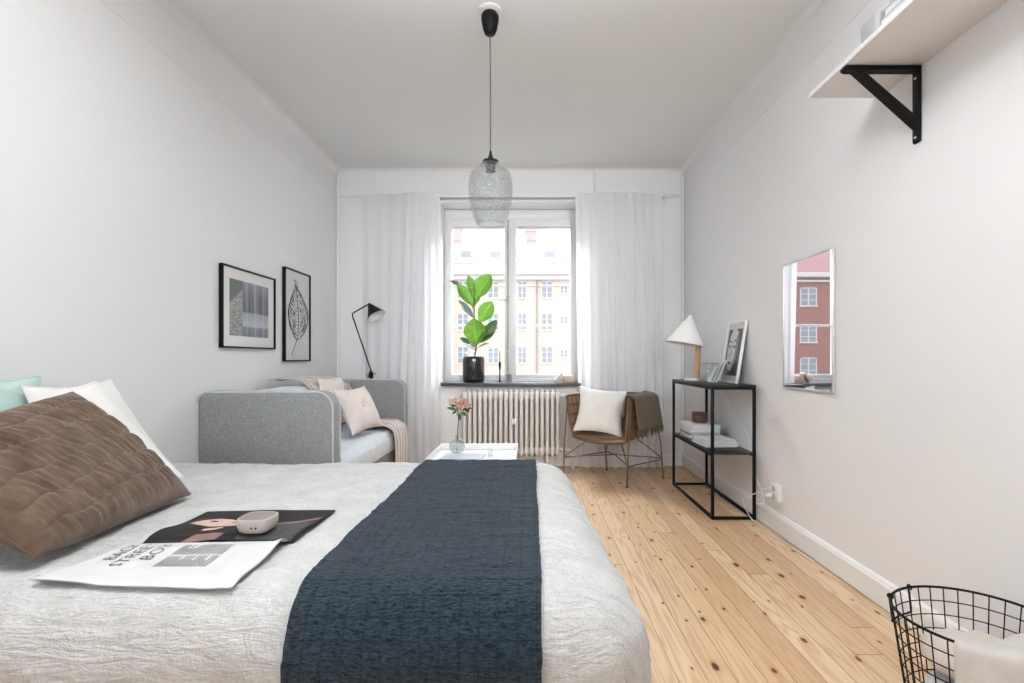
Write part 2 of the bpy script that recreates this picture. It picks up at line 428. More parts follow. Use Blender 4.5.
# shallow vertical boards in the two far corners
for i, (a, b) in enumerate(((XL, XL + .03), (XR - .03, XR))):
    m = MB(); m.tube([((a + b) / 2, YB - .02, .12), ((a + b) / 2, YB - .02, H - .05)], .013, 12)
    tag(build('heating_pipe', m, M_pipe), 'thin white painted pipe running up the %s far corner of the room' % ('left' if i == 0 else 'right'), 'pipe', 'heating pipes in the far corners')
m = MB(); m.tube([(PX(595.5, 4.88), YB - .02, ZR + .02), (PX(595.5, 4.88), YB - .02, H - .02)], .012, 10)
tag(build('heating_pipe', m, M_pipe), 'short white pipe stub between ceiling and curtain above the right curtain', 'pipe')

# ------------------------------------------------------------------ the window
YW = 5.10
w = thing('window_1', 'white two-sash window above the radiator, looking onto the street', 'window', ((WX0 + WX1) / 2, YW, WZ0), kind='structure')
def rect_frame(m, x0, x1, z0, z1, y0, y1, t, tb=None, bev=.006):
    tb = tb or t
    m.box((x0, y0, z0), (x0 + t, y1, z1), bev); m.box((x1 - t, y0, z0), (x1, y1, z1), bev)
    m.box((x0 + t - .004, y0 + .001, z1 - t), (x1 - t + .004, y1 - .001, z1), bev); m.box((x0 + t - .004, y0 + .001, z0), (x1 - t + .004, y1 - .001, z0 + tb), bev)
fx0, fx1 = WX0 + .002, WX1 - .002
xm = PX(507.8, YW)
m = MB()
m.box((fx0, YW, .785), (fx0 + .026, YW + .16, WZ1 - .002), .004); m.box((fx1 - .04, YW, .785), (fx1, YW + .16, WZ1 - .002), .004)
m.box((fx0 + .02, YW + .001, 2.39), (fx1 - .02, YW + .159, WZ1 - .003), .004); m.box((fx0 + .02, YW + .001, .785), (fx1 - .02, YW + .159, .818), .003)
m.box((fx0 + .02, YW - .006, 2.382), (fx1 - .02, YW + .01, 2.396), .003)
m.box((xm - .010, YW + .03, .81), (xm + .010, YW + .15, 2.40), .004)
build('window_frame', m, M_wframe, w)
def sash_bars(m, a, b, z0, z1, ya, yb, wl, wr, wb, wt):
    m.box((a, ya, z0), (a + wl, yb, z1), .005); m.box((b - wr, ya, z0), (b, yb, z1), .005)
    m.box((a + wl - .004, ya + .001, z0), (b - wr + .004, yb - .001, z0 + wb), .005); m.box((a + wl - .004, ya + .001, z1 - wt), (b - wr + .004, yb - .001, z1), .005)
for k, (a, b, wl, wr) in enumerate(((fx0 + .022, xm - .006, .050, .026), (xm + .006, fx1 - .036, .076, .052))):
    m = MB(); sash_bars(m, a, b, .82, 2.384, YW - .012, YW + .035, wl, wr, .042, .074)
    s = build('sash', m, M_wframe, w)
    m = MB(); yq = YW + .012; m.add([V((a + wl - .01, yq, .85)), V((b - wr + .01, yq, .85)), V((b - wr + .01, yq, 2.32)), V((a + wl - .01, yq, 2.32))], [[0, 1, 2, 3]]); build('pane', m, M_pane, s, smooth=False)
    m = MB(); sash_bars(m, a, b, .82, 2.384, YW + .11, YW + .15, wl - .008, wr - .008, .036, .066)
    zb = PZ(325.5, YW + .13); m.box((a + .03, YW + .115, zb - .012), (b - .03, YW + .145, zb + .012), .003)
    build('outer_sash', m, M_wframe, w)
    for zz in (1.05, 2.1):
        m = MB(); hx = a - .002 if k == 0 else b + .002
        m.tube([(hx, YW - .016, zz - .04), (hx, YW - .016, zz + .04)], .007, 8); build('hinge', m, M_wframe, w)
m = MB(); hz = PZ(300, YW)
m.tube([(xm, YW - .02, .9), (xm, YW - .02, 2.36)], .006, 8)
m.box((xm - .012, YW - .03, hz - .03), (xm + .012, YW - .01, hz + .03), .004)
m.tube([(xm + .005, YW - .04, hz), (xm - .03, YW - .05, hz - .004), (xm - .075, YW - .045, hz - .002)], [.008, .007, .005], 8)
m.tube([(xm, YW - .035, hz), (xm + .01, YW - .045, hz + .035)], .006, 8)
for zz in (1.08, 1.55, 2.2): m.box((xm - .01, YW - .028, zz - .012), (xm + .01, YW - .012, zz + .012), .003)
build('handle', m, pbr('window_latch_grey', (.42, .42, .42), .4, metal=.4), w)
m = MB(); m.box((-.87, 4.80, .760), (.46, 4.904, .790), .006); m.box((WX0 + .002, 4.9, .767), (WX1 - .002, YW + .02, .790), .002)
struct('window_sill', m, M_sill)['label'] = 'dark grey stone window sill above the radiator'
# curtain track board across the window head
m = MB()
m.box((-1.55, 4.845, 2.525), (1.26, 4.90, 2.548), .004); m.box((-1.55, 4.835, 2.515), (1.26, 4.85, 2.530), .004); m.box((-1.55, 4.86, 2.485), (1.26, 4.90, 2.497), .003)
tag(build('curtain_rail', m, M_trim), 'white curtain rail running across the top of the window', 'curtain rail')

# ------------------------------------------------------------------ curtains
def curtain(label, x0t, x1t, x0b, x1b, y, ztop, zbot, pleats, amp, seed, flare=0.0):
    def fn(u, v):
        z = ztop + (zbot - ztop) * v
        ph = u * pleats * 2 * pi + seed + .9 * nz(u * 5, v * 1.3, seed)
        a = amp * (.28 + .72 * min(1, v * 3)) * (.7 + .6 * abs(nz(u * 4, seed, v)))
        x = (x0t + (x1t - x0t) * u) * (1 - v) + (x0b + (x1b - x0b) * u) * v + .25 * a * cos(ph) + .012 * v * nz(u * 3, v * 2, seed + 4)
        yy = y + a * sin(ph) + .012 * nz(u * 7, v * 2.4, seed + 9)
        if v > .97: yy -= flare * (v - .97) * 20 * abs(nz(u * 6, 1, seed)); 
        return V((x, yy, z))
    m = MB(); m.grid(fn, int(pleats * 14), 46)
    if True:
        m.tube([fn(i / 40, 0) + V((0, 0, 0.004)) for i in range(41)], .006, 6)
    o = build('curtain', m, M_sheer, angle=180)
    return tag(o, label, 'curtain', 'sheer white curtains at the window')
y0 = 4.805
curtain('sheer white curtain, flat outer panel left of the window beside the floor lamp', PX(362.5, y0), PX(411, y0), PX(362, y0), PX(407, y0), 4.822, 2.535, .02, 4, .012, 1.3)
curtain('sheer white curtain, gathered panel directly left of the window and plant', PX(406, 4.78), PX(440, 4.78), PX(398, 4.78), PX(441, 4.78), 4.772, 2.54, .015, 5, .019, 3.1)
curtain('sheer white curtain hanging right of the window behind the rattan chair', PX(575, y0), PX(662, y0), PX(579, y0), PX(664, y0), 4.80, 2.54, .012, 9, .019, 5.7, .01)

# ------------------------------------------------------------------ radiator
rd = thing('radiator', 'white cast iron column radiator under the window', 'radiator', (PX(511, 4.79), 4.79, .0))
xs = [PX(464.8, 4.77) + i * (PX(557.6, 4.77) - PX(464.8, 4.77)) / 18 for i in range(19)]
rz0, rz1 = .135, .715
for x in xs:
    m = MB()
    m.box((x - .012, 4.745, rz0 + .03), (x + .012, 4.845, rz1 - .03), .004)
    for yy in (4.745, 4.795, 4.845):
        pts = [(x, yy, rz0 + .055), (x, yy, rz1 - .055)]
        m.tube([(x, yy, rz0 + .03), (x, yy, rz0 + .08), (x, yy, rz1 - .08), (x, yy, rz1 - .03)], [.0165, .0165, .0165, .0165], 14)
    for z0, z1, tip in ((rz1 - .075, rz1 - .005, rz1 + .006), (rz0 + .005, rz0 + .075, rz0 - .006)):
        m.box((x - .0215, 4.729, min(z0, z1)), (x + .0215, 4.861, max(z0, z1)), .013, 3)
    m.box((x - .009, 4.735, rz1 - .03), (x + .009, 4.855, rz1 + .012), .006)
    m.box((x - .009, 4.735, rz0 - .012), (x + .009, 4.855, rz0 + .03), .006)
    build('column', m, M_rad, rd)
m = MB(); m.box((PX(511.5, 4.73), 4.712, PZ(424.5, 4.73)), (PX(516.5, 4.73), 4.732, PZ(418.5, 4.73)), .004); build('heat_meter', m, M_whitepl, rd)
m = MB()
xr = xs[-1] + .02
m.tube([(xr - .02, 4.79, rz1 - .04), (xr + .05, 4.79, rz1 - .04), (xr + .07, 4.79, rz1 - .06), (xr + .07, 4.79, .2)], .011, 10)
m.tube([(xr - .02, 4.79, rz0 + .04), (xr + .1, 4.79, rz0 + .04), (xr + .12, 4.79, rz0 + .02), (xr + .12, 4.79, .0)], .011, 10)
m.lathe([(.0, -.03), (.016, -.03), (.018, 0), (.018, .03), (.0, .034)], (xr + .03, 4.79, rz1 - .04), 14, M=Matrix.Rotation(pi / 2, 3, 'Y').to_4x4())
build('valve_pipe', m, M_rad, rd)
for x in (xs[2], xs[16]):
    m = MB(); m.box((x - .012, 4.74, 0), (x + .012, 4.85, rz0), .004); build('foot', m, M_rad, rd)

# ------------------------------------------------------------------ outside
M_ground = pbr('courtyard_asphalt', (.30, .30, .30), .9, var=.15, vscale=1)
M_beige = pbr('peach_plaster', (.70, .58, .50), .9, var=.05, vscale=.6)
M_red = pbr('red_brick_plaster', (.37, .185, .16), .9, var=.08, vscale=1.5)
M_roof = pbr('pale_pink_roof', (.74, .66, .66), .8, var=.06, vscale=1.2)
M_corn = pbr('pale_cornice', (.70, .68, .67), .8)
M_chim = pbr('pink_brick_chimney', (.62, .44, .44), .9, var=.1, vscale=4)
M_bpane = pbr('far_window_pane', (.30, .33, .37), .15, spec=.5)
M_pipeg = pbr('grey_drainpipe', (.35, .34, .34), .6)
M_dormer = pbr('pale_dormer', (.80, .79, .79), .8)  # even near-white tone for the dormers
GZ = -9.0
m = MB(); m.box((-70, YO + .4, GZ - .2), (60, 90, GZ)); struct('ground', m, M_ground, smooth=False)
def facade_window(b, xc, zc, wd, ht, y, cols=2, rows=3):
    m = MB(); x0, x1, z0, z1 = xc - wd / 2, xc + wd / 2, zc - ht / 2, zc + ht / 2; t = .08
    m.box((x0, y - .05, z0), (x0 + t, y + .02, z1)); m.box((x1 - t, y - .05, z0), (x1, y + .02, z1))
    m.box((x0, y - .05, z1 - t), (x1, y + .02, z1)); m.box((x0 - .04, y - .1, z0 - .03), (x1 + .04, y + .02, z0 + t))
    for i in range(1, cols): m.box((x0 + wd * i / cols - .045, y - .045, z0 + .03), (x0 + wd * i / cols + .045, y + .02, z1 - .03))
    for i in range(1, rows): m.box((x0 + .03, y - .04, z0 + ht * i / rows - .025), (x1 - .03, y + .02, z0 + ht * i / rows + .025))
    f = build('window', m, M_corn, b, smooth=False)
    m = MB(); m.box((x0 + .04, y - .02, z0 + .04), (x1 - .04, y + .01, z1 - .04)); build('pane', m, M_bpane, f, smooth=False)
D = 45.0
b = thing('apartment_building', 'peach rendered apartment block with pale roof seen through the window', 'building', (0, D, GZ))
m = MB(); m.box((-12.2, D, GZ), (24, D + 12, 7.9)); build('wall', m, M_beige, b, smooth=False)
m = MB()
m.box((-12.4, D - .35, 7.75), (24.2, D + .1, 8.15), .06); m.box((-12.4, D - .6, 8.15), (24.2, D + .1, 8.4), .06)
m.box((-12.3, D - .12, 7.2), (24.1, D + .05, 7.35), .03); build('cornice', m, M_corn, b)
m = MB(); m.prism([V((-12.4, D - .6, 8.4)), V((-12.4, D + 2.6, 11.4)), V((-12.4, D + 9, 12.0)), V((-12.4, D + 12.2, 8.4))], V((36.6, 0, 0))); build('roof', m, M_roof, b, smooth=False)
m = MB()
for zz, yy in ((9.25, D + .3), (9.75, D + .84)): m.box((-12.4, yy - .05, zz), (24.2, yy + .08, zz + .1))
build('roof_edge_board', m, M_chim, b, smooth=False)
m = MB()
for px in (483, 486, 500, 548, 575): 
    x = PX(px, D + 2.5); m.tube([(x, D + 2.5, 11.2), (x, D + 2.5, 11.9)], .05, 6)
m.tube([(-12, D + 2.5, 11.75), (24, D + 2.5, 11.75)], .03, 6)
build('roof_rail', m, M_pipeg, b)
for px in (467, 496, 549):
    x = PX(px, D + 1.2); m = MB(); m.prism([V((x - .7, D + .7, 9.7)), V((x + .7, D + .7, 9.7)), V((x + .7, D + .7, 10.5)), V((x, D + .7, 10.9)), V((x - .7, D + .7, 10.5))], V((0, 1.7, 0))); 
    dd = build('dormer', m, M_dormer, b, smooth=False)
    m = MB(); m.box((x - .45, D + .66, 9.85), (x + .45, D + .72, 10.4)); build('dormer_pane', m, M_bpane, dd, smooth=False)
for x0, x1, zt in ((PX(453, 48), PX(461, 48), 12.9), (PX(526, 48), PX(536, 48), 12.6)):
    m = MB(); m.box((x0, 47.6, 9.6), (x1, 48.6, zt)); m.box((x0 - .08, 47.5, zt), (x1 + .08, 48.7, zt + .18))
    if x1 > 0:
        m.box((x0 + .15, 47.7, zt + .18), (x1 - .15, 48.3, zt + .8))
    build('chimney', m, M_chim, b, smooth=False)
m = MB(); x = PX(537, D); m.tube([(x, D - .1, GZ + .1), (x, D - .1, 7.8)], .07, 8); build('drainpipe', m, M_pipeg, b)
for xc in (-11.0, -8.5, PX(463, D), PX(493.2, D), PX(522.2, D), PX(547, D), 5.5, 8.2):
    for zc in (PZ(290, D), PZ(322, D), PZ(355, D), -1.5, -4.3):
        facade_window(b, xc, zc, 1.0 if abs(xc - PX(522.2, D)) > .1 else .8, 1.5, D)
for zc in (PZ(290, D), PZ(320, D), PZ(353.5, D)): facade_window(b, PX(564, D), zc, .68, .72, D, 2, 2)
D2 = 40.0
b = thing('brick_building', 'red brick building across the street, seen only in the reflecting glass', 'building', (-22, D2, GZ))
m = MB(); m.box((-34, D2, GZ), (-12.6, D2 + 12, 7.3)); build('wall', m, M_red, b, smooth=False)
m = MB(); m.box((-34.2, D2 - .4, 7.2), (-12.4, D2 + .1, 7.6), .05); m.box((-34.1, D2 - .2, 6.85), (-12.5, D2 + .1, 7.0), .03); build('cornice', m, M_corn, b)
m = MB(); m.prism([V((-34.2, D2 - .4, 7.6)), V((-34.2, D2 + 3.5, 11)), V((-34.2, D2 + 8, 11.4)), V((-34.2, D2 + 12, 7.6))], V((21.8, 0, 0))); build('roof', m, pbr('pink_tin_roof', (.52, .30, .30), .7), b, smooth=False)
for k in range(-3, 3):
    xc = 2.886 - (808.5 - 531) / 520 * D2 + k * 3.1
    for zc in (PZ(297, D2), PZ(333.5, D2), PZ(367, D2), -2.6): facade_window(b, xc, zc, 1.3, 1.45, D2)
# ------------------------------------------------------------------ bed
BX0, X0, OX = -1.80, .03, .238
Y0b, Y1b, OY = 1.20, 2.50, .125
ZT, DR, L1, L2 = .512, .15, .25, .17
def duvet(a, b):
    ax = max(0.0, a - X0); by = (b - Y1b) if b > Y1b else ((b - Y0b) if b < Y0b else 0.0)
    rho = max(ax, abs(by)); px, py = min(a, X0), min(max(b, Y0b), Y1b)
    z = ZT + .006 * nz(a * 2.2, b * 2.2, .3) + .004 * nz(a * 6, b * 7, 2) + .0016 * nz(a * 22, b * 26, 5)
    cr = 1 - abs(nz(a * 4.5 + 1.5 * nz(a * 2, b * 2, 11), b * 11 + 2 * nz(a * 3, b * 3, 3), 7)); cr2 = 1 - abs(nz(a * 13 + nz(a * 5, b * 5, 1), b * 24, 17)); cr3 = 1 - abs(nz(a * 17, b * 12, 27))
    z += .0034 * max(0, cr - .8) / .2 + .0016 * max(0, cr2 - .75) / .25 + .0013 * max(0, cr3 - .75) / .25 - .003
    if a < -.5: z += .006 * math.exp(-((b - 2.35) / .12) ** 2)
    x, y = px, py
    ox = OX * (1 - .27 * max(0, min(1, (b - Y0b) / (Y1b - Y0b))))
    if rho > 0:
        h = hypot(ax, by); dx, dy = ax / h, by / h
        if rho < L1: ph = rho / L1 * pi / 2; o, d = sin(ph), DR * (1 - cos(ph))
        else: o, d = 1 - .04 * (rho - L1) / L2, DR + (rho - L1)
        fold = 1 + .07 * min(1, rho / L1) * nz(a * 3.3 + 7, b * 3.3, 1) + .03 * min(1, rho / L1) * nz(a * 9, b * 9, 4)
        fold += .022 * min(1, rho / L1) * (max(0, cr - .8) / .2 + .6 * max(0, cr3 - .75) / .25)
        x += dx * ox * o * fold; y += dy * OY * o * fold; z -= d
    return V((x, y, z))
def dnorm(a, b, e=.01):
    n = (duvet(a + e, b) - duvet(a - e, b)).cross(duvet(a, b + e) - duvet(a, b - e))
    return n.normalized()
def bedz(x, y): return duvet(x, y).z
A0, A1, B0, B1 = BX0, X0 + L1 + L2, Y0b - L1 - L2, Y1b + L1 + L2
m = MB(); m.grid(lambda u, v: duvet(A0 + (A1 - A0) * u, B0 + (B1 - B0) * v), 300, 280, uvf=lambda u, v: (A0 + (A1 - A0) * u, B0 + (B1 - B0) * v))
tag(build('duvet', m, M_duvet, angle=180), 'pale grey washed linen duvet spread over the bed', 'duvet')
bd = thing('bed', 'low bed base and mattress under the grey linen duvet', 'bed', (-.85, 1.85, 0))
m = MB(); m.box((-1.79, 1.16, .10), (.10, 2.54, .24), .02); build('base', m, M_sofa, bd)
m = MB(); m.box((-1.79, 1.18, .242), (.08, 2.52, .455), .05, 4); build('mattress', m, M_whitelinen, bd)
for x in (-1.7, .0):
    for y in (1.25, 2.45):
        m = MB(); m.lathe([(0, 0), (.022, 0), (.028, .10), (0, .10)], (x, y, 0), 14); build('leg', m, M_lampwood, bd)
# runner
TA0, TA1, TB0, TB1 = -.51, .022, Y0b - .40, Y1b + .22
def runner(u, v, off):
    a = TA0 + (TA1 - TA0) * u + .006 * nz(v * 6, u, 3); b = TB0 + (TB1 - TB0) * v
    n = dnorm(a, b)
    rip = .004 * (nz(a * 5, b * 16, 8)) + .003 * nz(a * 12, b * 30, 2)
    if .55 < v < .9: rip += .016 * max(0, nz(a * 2.5 + b, b * 12 - 2 * a, 6)) * (u ** .7)
    return duvet(a, b) + n * (off + max(0, rip))
m = MB(); nu, nv = 70, 240
def run_all(u, v):  # closed loop section: top then underside
    return runner(u, v, .013)
m.grid(lambda u, v: runner(u, v, .017), nu, nv, uvf=lambda u, v: (u * .53, v * 2.0))
m.grid(lambda u, v: runner(u, v, .010), nu, nv, uvf=lambda u, v: (u * .53, v * 2.0))
for uu in (0, 1): m.grid(lambda u, v: runner(uu, v, .010 + .007 * u), 1, nv, uvf=lambda u, v: (.02 * u, v * 2.0))
for vv in (0, 1): m.grid(lambda u, v: runner(u, vv, .010 + .007 * v), nu, 1, uvf=lambda u, v: (u * .53, .02 * v))
tag(build('bed_runner', m, M_quilt, angle=60), 'dark navy quilted bedspread folded as a runner across the bed', 'bedspread')

# ------------------------------------------------------------------ pillows
def pillow_mesh(w, h, t, n=40, ear=.10, seed=0, wr=.004, disp=None, power=.55):
    """local: x width, y height, z thickness; centred"""
    m = MB()
    def side(s):
        def fn(u, v):
            a, b = 2 * u - 1, 2 * v - 1
            x = w / 2 * a * (1 - ear * (1 - b * b) * abs(a) ** 3); y = h / 2 * b * (1 - ear * (1 - a * a) * abs(b) ** 3)
            e = max(0, (1 - a * a) * (1 - b * b))
            z = s * t / 2 * e ** power
            ed = min(1, e * 6)
            z += s * ed * wr * (nz(x * 9, y * 9, seed + s) + .7 * nz(x * 22, y * 20, seed + 3 * s))
            if disp: z += s * ed * disp(x, y, s)
            return V((x, y, z))
        return fn
    m.grid(side(1), n, n, uvf=lambda u, v: (u * w, v * h)); m.grid(side(-1), n, n, uvf=lambda u, v: (u * w, v * h))
    # piping seam
    loop = []
    f = side(1); k = n
    loop = [f(i / k, 0) for i in range(k)] + [f(1, i / k) for i in range(k)] + [f(1 - i / k, 1) for i in range(k)] + [f(0, 1 - i / k) for i in range(k)]
    m.tube(loop, .0035, 6, closed=True)
    return m
def orient(c, ex, ey):
    ex = V(ex).normalized(); ey = V(ey); ey = (ey - ex * ey.dot(ex)).normalized(); ez = ex.cross(ey)
    M = Matrix((ex, ey, ez)).transposed().to_4x4(); M.translation = V(c); return M
def cushion(name, label, mat, c, ex, ey, w, h, t, group=None, cat='cushion', extra=None, **k):
    m = pillow_mesh(w, h, t, **k).xf(orient(c, ex, ey))
    o = build(name, m, mat, angle=180)
    tag(o, label, cat, group); return o
# mint at the back, two white, brown velvet in front
def lean(bl, br, tl):
    """cushion frame from three corners, sheared as soft cushions are"""
    bl, br, tl = V(bl), V(br), V(tl); ex, ey = br - bl, tl - bl
    M = Matrix((ex.normalized(), ey.normalized(), ex.cross(ey).normalized())).transposed().to_4x4(); M.translation = bl + ex / 2 + ey / 2
    return M, ex.length, ey.length
def lean_cushion(name, label, mat, bl, br, tl, t, group, cat, tr=None, **k):
    M, w, h = lean(bl, br, tl); m = pillow_mesh(w, h, t, **k)
    if tr is None: m.xf(M)
    else:
        bl, br, tl, tr = V(bl), V(br), V(tl), V(tr); n = M.to_3x3().col[2]
        m.v = [bl.lerp(br, p.x / w + .5).lerp(tl.lerp(tr, p.x / w + .5), p.y / h + .5) + n * p.z for p in m.v]
    return tag(build(name, m, mat, angle=180), label, cat, group), M
GP = 'pillows at the head of the bed'
lean_cushion('pillow', 'mint green pillow standing against the wall at the far left', M_mint, (-1.70, 1.27, .54), (-1.70, 1.80, .54), (-1.772, 1.30, .92), .09, GP, 'pillow', (-1.77, 1.875, .955), seed=3, ear=.05)
lean_cushion('pillow', 'white pillow behind, rearmost of the two white pillows beside the wall', M_whitelinen, (-1.60, 1.75, .555), (-1.555, 2.26, .55), (-1.715, 1.75, .925), .085, GP, 'pillow', (-1.70, 2.105, .93), seed=5, ear=.10)
lean_cushion('pillow', 'white pillow leaning directly behind the brown velvet cushion', M_whitelinen, (-1.46, 1.60, .56), (-1.385, 2.065, .55), (-1.68, 1.49, .82), .085, GP, 'pillow', (-1.645, 1.965, .93), seed=7, ear=.05)
def brown_disp(x, y, s):
    # stitched rows along the width with gathered ripples between them
    yy = y + .030 * nz(x * 5, y * 4, 1) + .012 * nz(x * 16, y * 8, 5) - .05 * x
    q = (yy / .068) % 1.0; d = min(q, 1 - q)
    seam = -.0048 * math.exp(-(d / .06) ** 2) * (.5 + .9 * abs(nz(x * 9, yy * 12, 3)))
    wx = x + .35 * yy + .02 * nz(x * 7, y * 9, 9)
    rp = (1 - 2 * abs(nz(wx * 36, yy * 8, 2))) * .6 + .6 * nz(wx * 48, yy * 12, 6) + .3 * nz(wx * 90, yy * 30, 8)
    return seam + .0105 * rp * min(1, d * 2.5 + .4)
lean_cushion('cushion', 'large brown quilted velvet cushion leaning at the front of the bed pillows', M_brown, (-1.185, 1.245, .542), (-1.235, 1.885, .527), (-1.50, 1.17, .80), .17, GP, 'cushion', (-1.60, 1.815, .90), n=200, ear=.01, seed=2, wr=.002, disp=brown_disp, power=.40)

# ------------------------------------------------------------------ magazine and speaker on the bed
M_print = pbr('printed_black_ink', (.03, .03, .035), .6)
M_dkpage = pbr('dark_photo_print', (.022, .019, .020), .6, spec=.15, var=.4, vscale=12)
M_skin = pbr('printed_skin_tone', (.55, .38, .32), .5, var=.15, vscale=60)
M_skin2 = pbr('printed_skin_deep', (.20, .12, .10), .5)
M_suit = pbr('printed_grey_jacket', (.07, .07, .073), .6, spec=.15, var=.4, vscale=30)
M_lip = pbr('printed_lip_red', (.33, .13, .12), .5)
mag = thing('magazine', 'open magazine on the duvet with a dark portrait page and a white text page', 'magazine', (-.86, 1.40, bedz(-.86, 1.4)))
SPY = 1.402
def pg_pt(u, v, far, off=0.0):
    """u along the spine (0 at left), v from spine outward"""
    if far:
        x = -1.05 + .41 * u; y = SPY + v * (.285 + .02 * u)
        lift = .012 * math.exp(-((v - .25) / .25) ** 2) * min(1, v * 10) + .010 * max(0, nz(u * 3, v * 2, 4))
        if u > .8: lift *= .6
    else:
        x = -1.055 - .065 * v + (.405 + .06 * v - .0) * u; y = SPY - v * (.235 + .028 * u)
        lift = .006 * math.exp(-((v - .2) / .22) ** 2) + .020 * max(0, (u - .8) / .2) ** 2 * math.exp(-(v / .35) ** 2) + .008 * max(0, sin(u * 6 + 1)) * v
        lift *= min(1, .15 + v * 6)
    return V((x, y, ZT + .006 * nz(x * 2.2, y * 2.2, .3) + .0095 + lift + off - (DR * (1 - cos((Y0b - y) / L1 * pi / 2)) if y < Y0b else 0)))
m = MB()
m.grid(lambda u, v: pg_pt(u, v, False), 40, 20, mat=0); m.grid(lambda u, v: pg_pt(u, v, False, -.003), 40, 20, mat=0)
def patch(m, poly, far, mat, off):
    bmx = bmesh.new(); vs = [bmx.verts.new((p[0], p[1], 0)) for p in poly]; bmx.faces.new(vs)
    bmesh.ops.triangulate(bmx, faces=bmx.faces[:]); 
    bmesh.ops.subdivide_edges(bmx, edges=bmx.edges[:], cuts=3, use_grid_fill=True)
    for v in bmx.verts: v.co = pg_pt(v.co.x, v.co.y, far, off)
    m.bm(bmx, mat)
# headline letters: set as text, turned so the lines read away from the bed's near side
def text_mesh(body, size):
    cu = bpy.data.curves.new('t', 'FONT'); cu.body = body; cu.size = size; cu.resolution_u = 3; cu.offset = -.012
    o = bpy.data.objects.new('t', cu); COL.objects.link(o); bpy.context.view_layer.update()
    dg = bpy.context.evaluated_depsgraph_get(); me = bpy.data.meshes.new_from_object(o.evaluated_get(dg))
    vs = [v.co.copy() for v in me.vertices]; fs = [list(p.vertices) for p in me.polygons]
    bpy.data.objects.remove(o); bpy.data.curves.remove(cu); bpy.data.meshes.remove(me); return vs, fs
def page_uv_from_xy(x, y):
    v = (SPY - y) / .245; u = (x + 1.055 + .065 * v) / (.405 + .06 * v); return u, v
for k, (word, x, ya, yb) in enumerate((('BACK', -1.024, 1.272, 1.374), ('STREET', -.981, 1.236, 1.382), ('BOY', -.938, 1.280, 1.372))):
    vs, fs = text_mesh(word, 1.0); x0 = min(p.x for p in vs); x1 = max(p.x for p in vs); y1 = max(p.y for p in vs)
    out = []
    for p in vs:
        wy = ya + (p.x - x0) / (x1 - x0) * (yb - ya); wx = x - (p.y / y1) * .029
        u, v = page_uv_from_xy(wx, wy); out.append(pg_pt(u, v, False, .0020))
    m.add(out, fs, 1)
rng = random.Random(5)
for ci in range(2):
    for li in range(20):
        x = -.905 + li * .0066
        y = 1.243 + ci * .066
        L = .058 * (1 if rng.random() > .15 else .6)
        pts = []
        for q in range(5):
            pts.append((x, y + L * q / 4))
        for q in range(4):
            quad = []
            for (xx, yy) in ((x, pts[q][1]), (x + .0032, pts[q][1]), (x + .0032, pts[q + 1][1] - .0006), (x, pts[q + 1][1] - .0006)):
                u, v = page_uv_from_xy(xx, yy); quad.append(pg_pt(u, v, False, .0013))
            m.add(quad, [[0, 1, 2, 3]], 2)
build('text_page', m, [M_paper, M_print, pbr('printed_grey_text', (.22, .22, .23), .6)], mag, smooth=False)
m = MB()
m.grid(lambda u, v: pg_pt(u, v, True), 40, 20, mat=0); m.grid(lambda u, v: pg_pt(u, v, True, -.003), 40, 20, mat=0)
ov = lambda cx, cy, rx, ry, n=18, a0=0: [(cx + rx * cos(2 * pi * i / n), cy + ry * sin(2 * pi * i / n)) for i in range(n)]
patch(m, [(.13, .40), (.20, .36), (.30, .33), (.42, .34), (.47, .36), (.525, .40), (.535, .47), (.49, .55), (.45, .58), (.44, .66), (.40, .60), (.33, .66), (.25, .66), (.17, .58), (.13, .50)], True, 1, .0012)
patch(m, [(.30, .20), (.38, .22), (.42, .28), (.40, .31), (.36, .28), (.30, .25)], True, 1, .0013)
patch(m, [(.25, .0), (.48, .0), (.50, .10), (.40, .14), (.30, .12)], True, 2, .0012)
patch(m, [(.60, .30), (.98, .55), (.97, .02), (.60, .02)], True, 3, .0011)
patch(m, [(.72, .40), (.98, .72), (.98, .62), (.74, .32)], True, 2, .0016)
for e in ((.255, .52, .03, .03), (.40, .52, .022, .022)): patch(m, ov(*e), True, 4, .0018)
patch(m, ov(.475, .45, .018, .045), True, 5, .0018)
build('portrait_page', m, [M_dkpage, M_skin, M_skin2, M_suit, M_print, M_lip], mag, smooth=False)
sx, sy = -.762, 1.452
def pgz(x, y): 
    u = (x + 1.05) / .41; v = (y - SPY) / .29; return pg_pt(u, v, True).z
spz = max(pgz(sx + dx, sy + dy) for dx in (-.05, 0, .05) for dy in (-.04, 0, .04)) + .002
sq = lambda a, z: 1 / (abs(cos(a)) ** 3.2 + abs(sin(a)) ** 3.2) ** (1 / 3.2)
sp = thing('speaker', 'small rounded taupe speaker lying on the magazine portrait page', 'speaker', (sx, sy, spz))
m = MB(); m.lathe([(0, 0), (.034, 0), (.042, .005), (.0465, .018), (.047, .033), (.0455, .038), (.043, .0395), (.042, .038)], n=48, mod=sq)
build('shell', m, pbr('pale_taupe_plastic', (.42, .38, .345), .5), sp, world=False)
m = MB(); m.lathe([(.042, .038), (.039, .0395), (.02, .0405), (0, .0405)], n=48, mod=sq); build('grille', m, pbr('taupe_mesh_fabric', (.23, .195, .17), .8, bump=.6, bscale=900), sp, world=False)
for k in range(2):
    m = MB(); m.lathe([(0, -.002), (.0024, -.002), (.0024, .002), (0, .002)], (.006 + k * .012, -.0465, .019), 10, M=Matrix.Rotation(pi / 2, 3, 'X').to_4x4()); build('button', m, M_black, sp, world=False)

